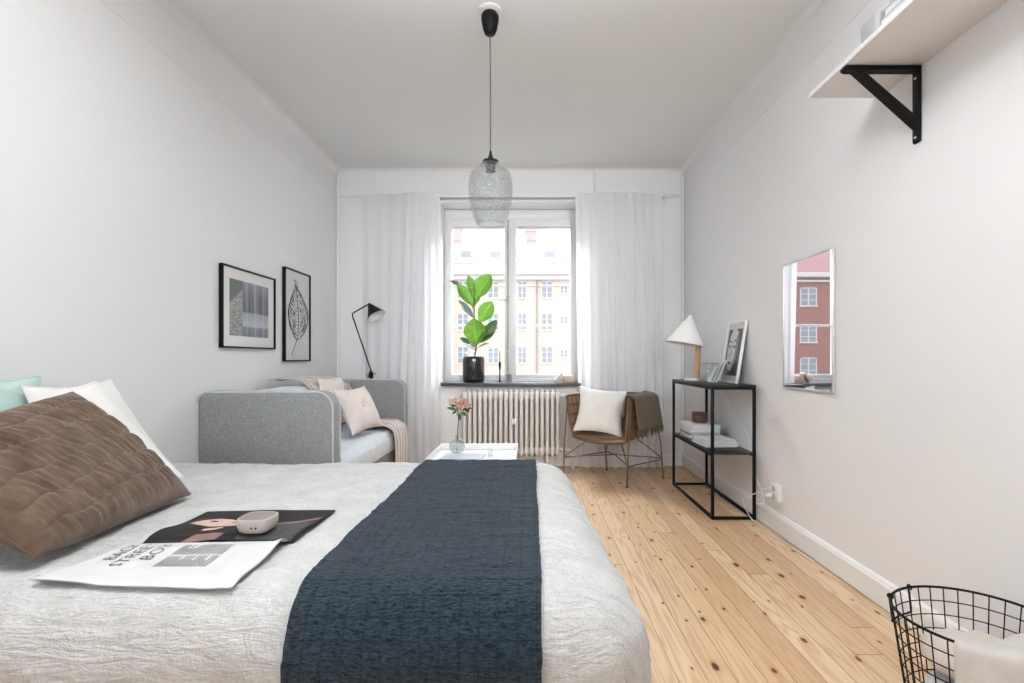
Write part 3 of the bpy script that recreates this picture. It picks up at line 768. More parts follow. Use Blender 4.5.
# ------------------------------------------------------------------ sofa
sf = thing('sofa', 'grey two-seat sofa with high rounded arms along the left wall', 'sofa', (-1.42, 3.7, 0))
SX0, SX1, SY0, SY1, SZ = -1.828, -1.085, 2.85, 4.585, .835
def arm_outline(y, x0, x1, z0, z1, r, n=8):
    pts = [V((x0, y, z0)), V((x1, y, z0))]
    pts += [V((x1 - r + r * cos(a), y, z1 - r + r * sin(a))) for a in [k * pi / 2 / n for k in range(n + 1)]]
    r2 = r * .55
    pts += [V((x0 + r2 - r2 * sin(a), y, z1 - r2 + r2 * cos(a))) for a in [k * pi / 2 / n for k in range(n + 1)]]
    return pts
for ya, yb, yp in ((SY0, SY0 + .115, (SY0 + .004, SY0 + .111)), (SY1 - .115, SY1, (SY1 - .111, SY1 - .004))):
    m = MB(); m.prism(arm_outline(ya, SX0, SX1, .13, SZ, .09), V((0, yb - ya, 0)), .018, 3); ao = build('arm', m, M_sofa, sf)
    for y in yp:
        m = MB(); m.tube(arm_outline(y, SX0 + .003, SX1 - .003, .13, SZ - .003, .09)[1:], .0055, 6); build('piping', m, M_piping, ao)
m = MB(); m.box((SX0, SY0 + .118, .13), (SX0 + .12, SY1 - .118, SZ - .03), .025, 3); build('back', m, M_sofa, sf)
m = MB(); m.box((SX0 + .122, SY0 + .118, .14), (SX1 - .01, SY1 - .118, .30), .015, 2); build('seat_base', m, M_sofa, sf)
def softbox(x0, x1, y0, y1, z0, z1, seed, nx=24, ny=44, bul=.02, wr=.006):
    m = MB()
    def top(u, v):
        x = x0 + (x1 - x0) * u; y = y0 + (y1 - y0) * v
        e = min(1, min(u, 1 - u) * 9, min(v, 1 - v) * 16); r = sqrt(max(0, 1 - (1 - e) ** 2))
        z = z1 - .05 * (1 - r) + bul * (1 - (2 * u - 1) ** 2) * .6 + wr * nz(x * 8, y * 6, seed) + wr * .6 * nz(x * 18, y * 18, seed)
        return V((x, y, z))
    m.grid(top, nx, ny)
    b = [top(i / nx, 0) for i in range(nx + 1)] + [top(1, j / ny) for j in range(1, ny + 1)] + [top(1 - i / nx, 1) for i in range(1, nx + 1)] + [top(0, 1 - j / ny) for j in range(1, ny)]
    k = len(b); vs = []
    for p in b:
        ox = .012 * (1 if p.x > x1 - .01 else -1 if p.x < x0 + .01 else 0); vs += [p, V((p.x + ox, p.y, (p.z + z0) / 2)), V((p.x, p.y, z0))]
    fs = []
    for i in range(k):
        j = (i + 1) % k; fs += [[i * 3, j * 3, j * 3 + 1, i * 3 + 1], [i * 3 + 1, j * 3 + 1, j * 3 + 2, i * 3 + 2]]
    fs.append([i * 3 + 2 for i in range(k)])
    m.add(vs, fs); return m
build('seat_cushion', softbox(SX0 + .125, SX1 + .005, SY0 + .121, SY1 - .121, .302, .455, 2), M_seatcloth, sf, angle=70)
bc = softbox(SX0 + .135, SX0 + .29, SY0 + .125, SY1 - .125, .49, .815, 9, 12, 44, .02, .010)
build('back_cushion', bc, M_seatcloth, sf, angle=70)
for x in (SX0 + .06, SX1 - .06):
    for y in (SY0 + .07, SY1 - .07):
        m = MB(); m.lathe([(0, 0), (.014, 0), (.02, .13), (0, .13)], (x, y, 0), 12); build('leg', m, M_lampwood, sf)
# cushions on it
GS = 'cushions on the sofa'
o, M_ = lean_cushion('cushion', 'large cream buttoned cushion standing on the sofa seat', M_pinkcream, (-1.19, 3.47, .505), (-1.13, 3.95, .505), (-1.36, 3.58, .80), .15, GS, 'cushion', seed=11, n=60,
            disp=lambda x, y, s: -.032 * math.exp(-(x * x + y * y) / .002) - .010 * math.exp(-(x * x + y * y) / .02))
zc = M_ @ V((0, 0, .045)); zc2 = M_ @ V((0, 0, -.045)); front = zc if zc.x > zc2.x else zc2
b_ = MB(); b_.lathe([(0, -.006), (.010, -.006), (.012, 0), (.010, .005), (0, .006)], n=14, M=M_.to_3x3().to_4x4()); b_.xf(Matrix.Translation(front)); build('button', b_, M_cream, o)
lean_cushion('cushion', 'smaller pale cushion tucked behind the big cream cushion on the sofa', M_cream, (-1.435, 3.66, .52), (-1.41, 4.06, .52), (-1.52, 3.70, .875), .10, GS, 'cushion', seed=13, n=36)
# striped throws
def striped():
    t = NT('cream_striped_wool'); co = t.coords('UV'); sp_ = t.n('SeparateXYZ', Vector=co)
    q = t.math('FRACT', t.math('DIVIDE', sp_.outputs[0], .052)); a = t.math('LESS_THAN', t.math('ABSOLUTE', t.math('SUBTRACT', q, .5)), .10)
    a2 = t.math('LESS_THAN', t.math('ABSOLUTE', t.math('SUBTRACT', q, .18)), .06)
    n = t.noise(co, 400, 2)
    c = t.mix(n, (.52, .45, .42), (.68, .62, .58)); c = t.mix(t.math('MULTIPLY', a, .85), c, (.13, .11, .12)); c = t.mix(t.math('MULTIPLY', a2, .5), c, (.35, .25, .24))
    t.bsdf(Base_Color=c, Roughness=.95, Sheen_Weight=.2, Normal=t.bump(n, .5, .003)); return t.mat
M_stripe = striped()
def strip(path, width_dir, w, mat, label, name='throw_blanket', rip=.012, seed=1, nu=26, group=None, th=.008):
    pts = [V(p) for p in path]
    seg = [0]
    for i in range(1, len(pts)): seg.append(seg[-1] + (pts[i] - pts[i - 1]).length)
    def at(t):
        s = t * seg[-1]
        for i in range(1, len(pts)):
            if s <= seg[i] or i == len(pts) - 1:
                f = (s - seg[i - 1]) / max(1e-6, seg[i] - seg[i - 1]); return pts[i - 1].lerp(pts[i], min(1, f)), (pts[i] - pts[i - 1]).normalized()
    wd = V(width_dir).normalized()
    def fn(u, v):
        p, tg = at(v); n = wd.cross(tg).normalized()
        if n.z < 0 and abs(n.z) > .2: n = -n
        if abs(n.z) <= .2 and n.x < 0 : n = -n
        ww = w * (1 + .10 * nz(v * 3, seed)); 
        return p + wd * (ww * (u - .5) + .01 * nz(v * 4, u * 3, seed + 2)) + n * (rip * (.5 + .5 * sin(u * 19 + 2.5 * nz(v * 2, seed))) )
    m = MB(); m.grid(fn, nu, 40, uvf=lambda u, v: (u * w, v * seg[-1]))
    o = build(name, m, mat, angle=180, solid=th); tag(o, label, 'blanket', group); return o
zs = .485
strip([(-1.36, 4.22, zs + .005), (-1.22, 4.20, zs + .014), (-1.12, 4.19, zs + .006), (-1.062, 4.19, zs - .03), (-1.04, 4.18, .38), (-1.033, 4.17, .27), (-1.036, 4.16, .16)], (0, 1, 0), .40, M_stripe, 'cream striped throw hanging over the front edge of the sofa seat', seed=3, group='striped throws on the sofa')
strip([(-1.490, 3.90, .70), (-1.50, 3.88, .80), (-1.545, 3.86, .855), (-1.62, 3.83, .872), (-1.69, 3.81, .872), (-1.75, 3.80, .862)], (.12, 1, 0), .55, M_stripe, 'cream striped throw draped over the back of the sofa', seed=6, group='striped throws on the sofa')
# ------------------------------------------------------------------ coffee table and what stands on it
cx0, cx1, cy0, cy1 = -.655, -.092, 3.17, 3.79
ct = thing('coffee_table', 'white tray-top coffee table beyond the far edge of the bed', 'table', ((cx0 + cx1) / 2, 3.48, 0))
m = MB(); m.box((cx0, cy0, .345), (cx1, cy1, .355), .003); t_ = .008
for lo, hi in (((cx0, cy0, .345), (cx0 + t_, cy1, .398)), ((cx1 - t_, cy0, .345), (cx1, cy1, .398)), ((cx0, cy0, .345), (cx1, cy0 + t_, .398)), ((cx0, cy1 - t_, .345), (cx1, cy1, .398))): m.box(lo, hi, .003)
build('tray', m, M_white, ct)
m = MB()
for y in (cy0 + .03, cy1 - .03):
    m.tube([(cx0 + .03, y, .335), (cx1 - .03, y, .335)], .008, 8)
for x in (cx0 + .03, cx1 - .03): m.tube([(x, cy0 + .03, .335), (x, cy1 - .03, .335)], .008, 8)
build('frame', m, M_white, ct)
for x in (cx0 + .03, cx1 - .03):
    for y in (cy0 + .03, cy1 - .03):
        m = MB(); m.tube([(x, y, 0), (x, y, .34)], .008, 10); build('leg', m, M_white, ct)
zt = .3555
m = MB()
m.grid(lambda u, v: V((-.60 + .27 * u + .02 * v, 3.35 + .21 * v, zt + .010 + .004 * sin(u * pi))), 12, 4); m.grid(lambda u, v: V((-.60 + .27 * u + .02 * v, 3.35 + .21 * v, zt + .001)), 12, 4)
for (ua, va, ub, vb) in ((0, 0, 1, 0), (0, 1, 1, 1), (0, 0, 0, 1), (1, 0, 1, 1)):
    m.grid(lambda u, v: V((-.60 + .27 * (ua + (ub - ua) * u) + .02 * (va + (vb - va) * u), 3.35 + .21 * (va + (vb - va) * u), zt + .001 + .009 * v)), 8, 1)
tag(build('magazine', m, pbr('pale_blue_cover', (.42, .46, .53), .4, var=.4, vscale=8)), 'pale blue-grey magazine lying in the white coffee table tray', 'magazine')
m = MB(); m.lathe([(0, 0), (.018, 0), (.019, .04), (.0175, .04), (.0165, .004), (0, .004)], (-.275, 3.52, zt), 20)
tag(build('drinking_glass', m, M_vase), 'tiny clear glass beside the magazine on the coffee table tray', 'glass')
vx, vy = PX(457, 3.64), 3.64
m = MB(); m.lathe([(0, 0), (.034, 0), (.050, .018), (.057, .045), (.052, .072), (.034, .094), (.017, .104), (.015, .116), (.018, .122), (.0165, .122), (.0135, .116), (.0155, .105), (.032, .092), (.0495, .072), (.0545, .045), (.048, .02), (.033, .003), (0, .003)], (vx, vy, zt), 32)
tag(build('vase', m, M_vase), 'round clear glass bud vase on the white coffee table', 'vase')
fl = thing('flower_stem', 'pink alstroemeria stem with green leaves in the glass vase', 'flower', (vx, vy, zt + .02))
ftop = V((PX(459, vy), vy, PZ(415, vy)))
m = MB(); m.tube([(vx, vy, zt + .012), (vx + .003, vy, zt + .13), ftop], .0035, 8)
heads = [(451.5, 402.5, .036, 1), (455, 399.5, .030, 1), (461.5, 404, .048, 0), (465.5, 401.5, .036, 0), (459, 409, .036, 0), (467.5, 407, .030, 0), (457, 404, .034, 1)]
for px, py, r, k in heads: m.tube([ftop - V((0, 0, .02)), P(px, py + 3, vy)], .0025, 6)
build('stalk', m, M_stem, fl)
rg = random.Random(3)
def leaf_mesh(m, base, tip, width, normal, curl=.15, nu=8, nv=12, mat=0, shape=.9, wavy=0.0, seed=0):
    base, tip = V(base), V(tip); ax = tip - base; L = ax.length; ax.normalize()
    n = V(normal); n = (n - ax * n.dot(ax)).normalized(); s = ax.cross(n)
    def fn(u, v):
        a = 2 * u - 1
        w = width / 2 * (sin(pi * min(1, v ** shape)) ** .75) if 0 < v < 1 else .0005
        off = -curl * L * (v * v) * .6 + curl * L * .3 * v
        return base + ax * (L * v) + s * (a * w) + n * (off + .25 * w * a * a + wavy * w * sin(v * 14 + seed) * abs(a) )
    m.grid(fn, nu, nv, mat, uvf=lambda u, v: (u, v))
for px, py, r, k in heads:
    c = P(px, py, vy + rg.uniform(-.02, .02)); m = MB()
    for i in range(6):
        a = 2 * pi * i / 6 + rg.random(); el = rg.uniform(.2, .9)
        d = V((cos(a) * cos(el), sin(a) * cos(el) * .8 - .25, sin(el)))
        leaf_mesh(m, c - V((0, 0, r * .4)), c + d * r * 1.15, r * .85, V((0, 0, 1)) - d * .5 + V((0, -.1, 0)), .3, 4, 6, shape=1.2)
    m.lathe([(0, -.006), (.004, -.004), (.005, .002), (0, .006)], c - V((0, 0, r * .3)), 8)
    build('blossom', m, M_flowerl if k else M_flowerp, fl, angle=180)
m = MB()
for px, py, qx, qy, wd in ((457, 410, 446.5, 407.5, .026), (457, 411, 452, 414, .022), (460, 414, 459, 421, .024), (462, 412, 466, 416, .024), (463, 410, 472, 408, .026), (464, 409, 470, 412, .022), (456, 407, 449, 404, .02), (463, 411, 471, 404, .018)):
    leaf_mesh(m, P(px, py, vy), P(qx, qy, vy + rg.uniform(-.03, .02)), wd, V((rg.uniform(-.3, .3), -1, .8)), .2, 4, 8)
build('leaves', m, M_leafd, fl, angle=180)

# ------------------------------------------------------------------ on the window sill
ZS = .7905
pcx, pcy = PX(473.6, 4.95), 4.95
pt = thing('potted_plant', 'fiddle leaf fig with big bright green leaves in a black pot on the window sill', 'plant', (pcx, pcy, ZS))
m = MB()
rib = lambda a, z: 1 + .022 * abs(sin(a * 11)) if z > .012 else 1
m.lathe([(0, 0), (.088, 0), (.097, .012), (.101, .03), (.102, .215), (.099, .238), (.092, .244), (.088, .240), (.088, .216), (0, .216)], (pcx, pcy, ZS), 132, mod=lambda a, z: rib(a, z) if .02 < z < .23 else 1)
po = build('pot', m, M_blackgloss, pt, angle=70)
m = MB(); m.lathe([(0, .221), (.087, .218)], (pcx, pcy, ZS), 24); build('soil', m, M_soil, pt)
Q = lambda px, py, dy=0.0: P(px, py, pcy + dy)
m = MB(); m.tube([(pcx, pcy, ZS + .18), Q(476.5, 345), Q(475, 330, .01), Q(474, 312), Q(474.5, 298), Q(473.8, 284)], [.007, .007, .0065, .006, .0055, .004], 8)
build('stem', m, M_twig, pt)
LV = [  # base, tip, width px, normal, material, dy tip
    ((475, 300), (490.5, 274), 20, (-.35, -1, .25), 0, -.04), ((474, 307), (458, 284), 13, (.3, -1, .4), 0, -.06), ((461, 287), (450, 280.5), 6, (0, -.8, .7), 3, -.02),
    ((473.5, 298), (469, 275), 10, (.5, -1, .1), 0, .04), ((479, 323), (492, 301.5), 16, (.2, -1, .3), 0, -.05), ((473.5, 318), (458.5, 299.5), 8, (.6, -1, .2), 2, .03),
    ((476.5, 346), (473.5, 318.5), 22, (0, -1, .35), 0, -.09), ((479, 343), (497, 320), 12, (.5, -1, .2), 1, -.01), ((478, 341), (495, 326), 10, (-.6, -1, .1), 1, .03),
    ((470, 344), (460, 337.5), 6, (.2, -1, .6), 1, -.03), ((476, 351), (462, 343.5), 4.5, (.2, -.5, 1), 2, -.03), ((477.5, 348), (489, 342.5), 5, (-.2, -.6, 1), 1, -.03),
    ((478, 352), (499, 346.5), 3.5, (0, -.35, 1), 2, .02), ((474, 354), (464.5, 352.5), 4, (0, -.5, 1), 1, -.04), ((475, 348), (469, 340), 5, (.4, -1, .3), 2, .03),
    ((472, 309), (479, 293), 9, (-.5, -1, -.2), 0, .05)]
for i, (b0, t0, wpx, nn, mi, dy) in enumerate(LV):
    m = MB(); leaf_mesh(m, Q(*b0), Q(*t0, dy), wpx * pcy / F, nn, .22 if i % 2 else .12, 10, 16, shape=1.0 + .25 * (mi == 0), wavy=.10, seed=i)
    sb = Q(475 if b0[0] < 476 else 476, min(352, b0[1] + 3)); m.tube([sb, Q(*b0)], .0025, 6)
    build('leaf', m, (M_leaf, M_leafd, M_leafg, pbr('brown_green_leaf', (.16, .19, .05), .5))[mi], pt, angle=180)
kx, ky = PX(499.8, 4.93), 4.93
cs = thing('candlestick', 'slim black candlestick with a thin dark candle on the window sill', 'candlestick', (kx, ky, ZS))
m = MB(); m.lathe([(0, 0), (.028, 0), (.029, .004), (.012, .009), (.008, .02), (.006, .05), (.006, .11), (.009, .13), (.011, .165), (.012, .185), (.009, .19), (0, .19)], (kx, ky, ZS), 24); build('holder', m, M_black, cs)
m = MB(); m.lathe([(0, .185), (.0055, .185), (.004, .30), (.0, .302)], (kx, ky, ZS), 12); build('candle', m, pbr('grey_wax', (.17, .17, .17), .5), cs)
m = MB(); m.lathe([(0, 0), (.024, 0), (.026, .005), (.027, .075), (.0245, .076), (.0235, .008), (0, .008)], (PX(509, 4.93), 4.93, ZS), 28)
tag(build('cup', m, pbr('smoky_grey_ceramic', (.25, .27, .28), .3, var=.2, vscale=20)), 'small smoky grey cup on the window sill beside the candlestick', 'cup')
M_block = pbr('pale_birch_block', (.56, .42, .31), .55, var=.15, vscale=20)
x0, x1 = PX(563.5, 4.9), PX(574, 4.9)
m = MB(); m.box((x0, 4.87, ZS), (x1, 4.99, ZS + .063), .004); tag(build('wooden_block', m, M_block), 'upright birch block at the right end of the window sill', 'block')
m = MB(); m.box((-.013, -.045, 0), (.013, .045, .10), .003); m.xf(Matrix.Translation((PX(555.3, 4.92), 4.93, ZS + .009)) @ Matrix.Rotation(R(38), 4, 'Y'))
tag(build('paperback', m, pbr('cream_book_cover', (.66, .60, .53), .6)), 'small cream book tilted against the birch block on the sill', 'book')

# ------------------------------------------------------------------ rattan chair
CA, CB, CC, CD = V((.28, 4.47, 0)), V((.755, 4.09, 0)), V((1.12, 4.40, 0)), V((.69, 4.72, 0))
ctr = (CA + CB + CC + CD) / 4
ch = thing('rattan_chair', 'rattan tub chair on thin metal legs in front of the right curtain', 'chair', (ctr.x, ctr.y, 0))
wv = ((CB - CA) + (CC - CD)) / 2; hw = wv.length / 2; wv.normalize(); bk = V((-wv.y, wv.x, 0))
if bk.y < 0: bk = -bk
hd = .30
def tubp(t, z):
    """plan of the shell: left arm front (t=0) round the back to the right arm front (t=1); narrows downwards"""
    k = max(0.0, min(1.0, (z - .35) / .35)); sc = .80 + .20 * k ** .6
    s = t * 2 - 1; e = 4.0
    ang = pi + (1 - (t)) * 0 
    # superellipse half with straight arms
    L = 2 * hd + pi * .5 * hw; q = t * (4 * hd * .62 + pi * hw * .8)
    arm = 2 * hd * .62
    if q < arm: x, y = -hw, -hd + q
    elif q > arm + pi * hw * .8: x, y = hw, -hd + (4 * hd * .62 + pi * hw * .8 - q)
    else:
        a = (q - arm) / (pi * hw * .8) * pi; x, y = -hw * cos(a), -hd + arm + (2 * hd - arm) * sin(a) 
    return ctr + wv * (x * sc) + bk * (y * (.86 + .14 * k ** .6)) + V((0, 0, z))
ZRIM, ZSEAT = .70, .385
def shell(u, v):
    zb = ZSEAT - .01
    z = zb + (ZRIM - zb) * v
    return tubp(u, z)
m = MB(); m.grid(shell, 60, 14, uvf=lambda u, v: (u * 1.6, v * .34))
build('shell', m, M_rattan, ch, angle=180, solid=.016)
m = MB()
def pan(u, v):
    a = tubp(v * .5, ZSEAT); b = tubp(1 - v * .5, ZSEAT); p = a.lerp(b, u)
    dip = .03 * (1 - (2 * u - 1) ** 2) + (.02 * (1 - v * 3) if v < .33 else 0)
    return V((p.x, p.y, ZSEAT - dip))
m.grid(pan, 24, 24, uvf=lambda u, v: (u * .6, v * .6)); build('seat', m, M_rattan, ch, angle=180, solid=.018)
m = MB(); rim = [tubp(i / 60, ZRIM + .004) for i in range(61)]
fr = [tubp(1, ZRIM - (ZRIM - ZSEAT) * i / 10) for i in range(1, 11)] + [pan(1 - i / 16, 0) for i in range(17)] + [tubp(0, ZSEAT + (ZRIM - ZSEAT) * i / 10) for i in range(10)]
m.tube(rim + fr, .0125, 8, closed=True)
build('rim', m, M_rattanrim, ch)
m = MB()
for i in range(1, 24): 
    t = i / 24; m.tube([tubp(t, ZSEAT + (ZRIM - ZSEAT) * k / 6) for k in range(7)], .0105, 8)
for z in (.47, .55, .63): m.tube([tubp(i / 50, z) for i in range(51)], .0108, 8)
build('rib', m, M_rattanrim, ch)
tops = {}
for key, c, t in (('A', CA, .02), ('B', CB, .98), ('C', CC, .68), ('D', CD, .33)):
    top = tubp(t, .66); d = (V((c.x, c.y, 0)) - V((ctr.x, ctr.y, 0))); out = d.normalized() * .016
    m = MB(); m.tube([V((c.x, c.y, .012)), V((c.x, c.y, .30)).lerp(V((top.x, top.y, .30)), .3) + out * .5, top + out], .0065, 8)
    m.lathe([(0, 0), (.011, 0), (.012, .014), (.008, .018), (0, .018)], (c.x, c.y, 0), 12)
    build('leg', m, M_brass, ch); tops[key] = (V((c.x, c.y, .012)), V((c.x, c.y, .30)).lerp(V((top.x, top.y, .30)), .3) + out * .5)
at = lambda k, z: tops[k][0].lerp(tops[k][1], z / .30)
m = MB(); hub = V((ctr.x, ctr.y, .27))
for k in 'ABCD':
    d = (V((at(k, .2).x, at(k, .2).y, 0)) - V((ctr.x, ctr.y, 0)))
    m.tube([at(k, .17), V((ctr.x, ctr.y, .345)) + d * .45], .005, 6)
for a, b in (('A', 'C'), ('B', 'D')): m.tube([at(a, .17), V((ctr.x, ctr.y, .20)), at(b, .17)], .005, 6)
m.tube([at('B', .16), at('C', .16)], .005, 6); m.tube([at('A', .16), at('D', .16)], .005, 6)
build('brace', m, M_brass, ch)
# cushion: its face looks to the camera and a little left
cc = V((PX(600.5, 4.36), 4.375, .577))
cushion('cushion', 'off-white square cushion standing on the rattan chair', M_cushwhite, cc, (.96, -.22, -.10), (.02, .38, .92), .40, .40, .12, seed=21, n=44, ear=.12)
# brown throw over the right arm, fringe hanging outside
def throw_fn(u, v):
    t = .995 - .40 * u                      # along the arm from its front end backwards
    o = tubp(t, ZRIM); ci = V((ctr.x, ctr.y, 0)); d = V((o.x, o.y, 0)) - (V((ctr.x, ctr.y, 0)) + bk * ((o - ctr).dot(bk)))
    d = (wv + bk * .25 * u).normalized()
    if v < .3:
        k = v / .3; p = tubp(t, ZRIM - .17 * (1 - k)) - d * (.022 * (1 - k * k) + .024); p.z = ZRIM + .027 - .17 * (1 - k) ** 1.4
        return p
    k = (v - .3) / .7; drop = .275 + .03 * nz(u * 4, 1, 3)
    ph = min(1, k * 6)
    p = tubp(t, ZRIM) + d * (.022 * sin(ph * pi / 2) - .048 * (1 - ph) + .024 + .035 * k + .010 * sin(u * 17 + 2 * nz(u * 3, k, 5)) * k)
    p.z = ZRIM + .027 + .006 * sin(ph * pi) - drop * max(0, k - .05) ; return p
m = MB(); m.grid(throw_fn, 40, 34, uvf=lambda u, v: (u * .4, v * .4))
tb = build('throw_blanket', m, M_brownthrow, angle=180, solid=.012)
tag(tb, 'olive brown fringed wool throw draped over the right arm of the rattan chair', 'blanket')
m = MB(); rg = random.Random(9)
for i in range(60):
    p = throw_fn(i / 59, 1.0); q = p + V((rg.uniform(-.012, .012), rg.uniform(-.012, .012), -.045 - .03 * rg.random()))
    m.tube([p + V((0, 0, .01)), (p + q) / 2 + V((rg.uniform(-.004, .004), 0, 0)), q], [.004, .0035, .0015], 5)
fo = build('fringe', m, M_brownthrow, tb); fo['kind'] = 'stuff'

# ------------------------------------------------------------------ console table
kx0, kx1, ky0, ky1, KZ = 1.137, 1.418, 3.275, 4.185, .85
cn = thing('console_table', 'black metal console table with two shelves on the right wall', 'table', ((kx0 + kx1) / 2, (ky0 + ky1) / 2, 0))
s = .018
for x in (kx0, kx1 - s):
    for y in (ky0, ky1 - s):
        m = MB(); m.box((x, y, 0), (x + s, y + s, KZ - .012), .002); build('leg', m, M_black, cn)
m = MB()
for z in (0.001, KZ - s - .012):
    for x in (kx0, kx1 - s): m.box((x, ky0 + s, z), (x + s, ky1 - s, z + s), .002)
    for y in (ky0, ky1 - s): m.box((kx0 + s, y, z), (kx1 - s, y + s, z + s), .002)
for x in (kx0, kx1 - s): m.box((x, ky0 + s, .41 - .012), (x + s, ky1 - s, .41), .002)
build('rail', m, M_black, cn)
M_kshelf = pbr('dark_metal_shelf', (.014, .017, .018), .4, spec=.3)
m = MB(); m.box((kx0 - .001, ky0 - .001, KZ - .012), (kx1 + .001, ky1 + .001, KZ), .003); build('top', m, M_kshelf, cn)
m = MB(); m.box((kx0 + .001, ky0 + .001, .41), (kx1 - .001, ky1 - .001, .42), .002); build('shelf', m, M_kshelf, cn)
# lamp
lx, ly = 1.265, 3.97
tl = thing('table_lamp', 'white tilted cone shade table lamp with a wooden stem on the console', 'lamp', (lx, ly, KZ + .0005))
m = MB(); m.lathe([(0, 0), (.065, 0), (.066, .008), (.062, .012), (0, .012)], (lx - .03, ly, KZ + .0005), 32); build('base', m, M_white, tl)
m = MB(); m.tube([(lx, ly, KZ + .012), (lx + .004, ly, KZ + .12), (lx + .012, ly, KZ + .265)], [.025, .024, .020], 14); build('stem', m, M_lampwood, tl)
tilt = Matrix.Rotation(R(10.5), 4, 'Y')
scx, scz = PX(685, ly), PZ(344, ly)
m = MB(); m.lathe([(.142, 0), (.004, .232), (0, .233), (0, .229), (.002, .228), (.139, 0)], (scx, ly, scz), 48, M=tilt, cap=False)
build('lamp_shade', m, pbr('white_shade', (.84, .83, .82), .7), tl, angle=30)
m = MB(); m.tube([(lx + .012, ly, KZ + .265), (scx + .02, ly, scz + .09)], .006, 8); m.lathe([(0, .0), (.022, .01), (.026, .04), (.014, .07), (0, .08)], (scx + .012, ly, scz - .005), 16)
build('lamp_holder', m, M_whitepl, tl)
m = MB(); gx, gy = PX(709, 3.86), 3.86
m.lathe([(0, 0), (.060, 0), (.064, .006), (.067, .128), (.0645, .129), (.061, .008), (0, .008)], (gx, gy, KZ + .0005), 40); m.tube([(gx + .0658 * cos(a * pi / 20), gy + .0658 * sin(a * pi / 20), KZ + .129) for a in range(40)], .002, 6, closed=True, mat=1)
tag(build('glass_bowl', m, [M_vase, pbr('dark_rim', (.10, .10, .10), .3)]), 'clear straight-sided glass bowl on the console beside the lamp', 'bowl')
for i, (yy, hh) in enumerate(((3.60, .17), (3.648, .15), (3.69, .125))):
    m = MB(); m.box((-.0015, -.055, 0), (.0015, .055, hh)); m.xf(Matrix.Translation((1.275 - i * .006, yy, KZ + .001)) @ Matrix.Rotation(R(-10), 4, 'Z') @ Matrix.Rotation(R(24), 4, 'Y'))
    tag(build('greeting_card', m, M_paper, smooth=False), ('tallest white card leaning beside the framed portrait on the console', 'middle white card of the three leaning on the console', 'shortest white card leaning nearest the glass bowl')[i], 'card', 'white cards leaning on the console')
# framed portrait leaning on the wall
fw, fh = .305, .425
pf = thing('picture_frame', 'white framed portrait print of a face leaning on the console', 'picture', (1.37, 3.60, KZ))
Mx = Matrix.Translation((1.356, 3.60, KZ + .001)) @ Matrix.Rotation(R(9.0), 4, 'Y')
def wall_frame_local(m, wy, hz, t, dpt):  # frame in YZ plane, front towards -X, centred on y, from z=0
    for lo, hi in (((0, -wy / 2, 0), (dpt, -wy / 2 + t, hz)), ((0, wy / 2 - t, 0), (dpt, wy / 2, hz)), ((0.0005, -wy / 2 + t - .001, 0), (dpt, wy / 2 - t + .001, t)), ((0.0005, -wy / 2 + t - .001, hz - t), (dpt, wy / 2 - t + .001, hz))): m.box(lo, hi, .0015)
m = MB(); wall_frame_local(m, fw, fh, .011, .018); build('frame', m.xf(Mx), pbr('white_frame', (.78, .78, .77), .4), pf)
m = MB(); m.box((.009, -fw / 2 + .008, .008), (.012, fw / 2 - .008, fh - .008)); build('mount', m.xf(Mx), M_paper, pf, smooth=False)
M_g1, M_g2, M_g3 = pbr('print_charcoal', (.05, .05, .05), .6, var=.4, vscale=30), pbr('print_light_grey', (.62, .62, .62), .6, var=.05, vscale=30), pbr('print_mid_grey', (.25, .25, .26), .6, var=.3, vscale=40)
m = MB()
def flat(m, poly, k, x, y0=0, z0=0, sy=1, sz=1):
    m.prism([V((x, y0 - p[0] * sy, z0 + p[1] * sz)) for p in poly], V((.0004, 0, 0)), mat=k)
X_ = .0086; iw, ih = fw - .07, fh - .10
T = lambda pts: [((u - .5) * iw, .05 + v * ih) for u, v in pts]
flat(m, T([(0, 0), (1, 0), (1, 1), (0, 1)]), 0, X_)
flat(m, T([(.16, .22), (.30, .12), (.50, .10), (.66, .22), (.76, .42), (.80, .70), (.72, .92), (.55, 1), (.30, 1), (.14, .85), (.08, .6), (.10, .38)]), 1, X_ - .0005)
flat(m, T([(.50, .10), (.66, .22), (.76, .42), (.80, .70), (.72, .92), (.62, .8), (.64, .5), (.55, .3)]), 2, X_ - .0008)
flat(m, T([(0, 0), (.30, 0), (.34, .10), (.22, .16), (.05, .22)]), 2, X_ - .0008)
def oval(cx, cy, rx, ry, n=14): return [(cx + rx * cos(2 * pi * i / n), cy + ry * sin(2 * pi * i / n)) for i in range(n)]
for cx_, cy_, rx_, ry_, mm in ((.22, .62, .09, .035, 0), (.54, .62, .10, .035, 0), (.35, .27, .11, .03, 0), (.34, .42, .05, .02, 2), (.22, .62, .03, .02, 1), (.54, .62, .03, .02, 1)): flat(m, T(oval(cx_, cy_, rx_, ry_)), mm, X_ - .0011 - .0003 * mm)
flat(m, T([(.10, .70), (.20, .74), (.34, .70), (.34, .72), (.20, .77), (.10, .73)]), 0, X_ - .0011); flat(m, T([(.42, .70), (.56, .75), (.70, .70), (.70, .73), (.56, .78), (.42, .72)]), 0, X_ - .0011)
flat(m, T([(.36, .66), (.40, .66), (.42, .46), (.38, .42), (.37, .46)]), 2, X_ - .0010)
build('portrait_print', m.xf(Mx), [M_g1, M_g2, M_g3], pf, smooth=False)
m = MB(); m.box((.004, -fw / 2 + .009, .009), (.0055, fw / 2 - .009, fh - .009)); build('glass', m.xf(Mx), M_pictureglass, pf, smooth=False)
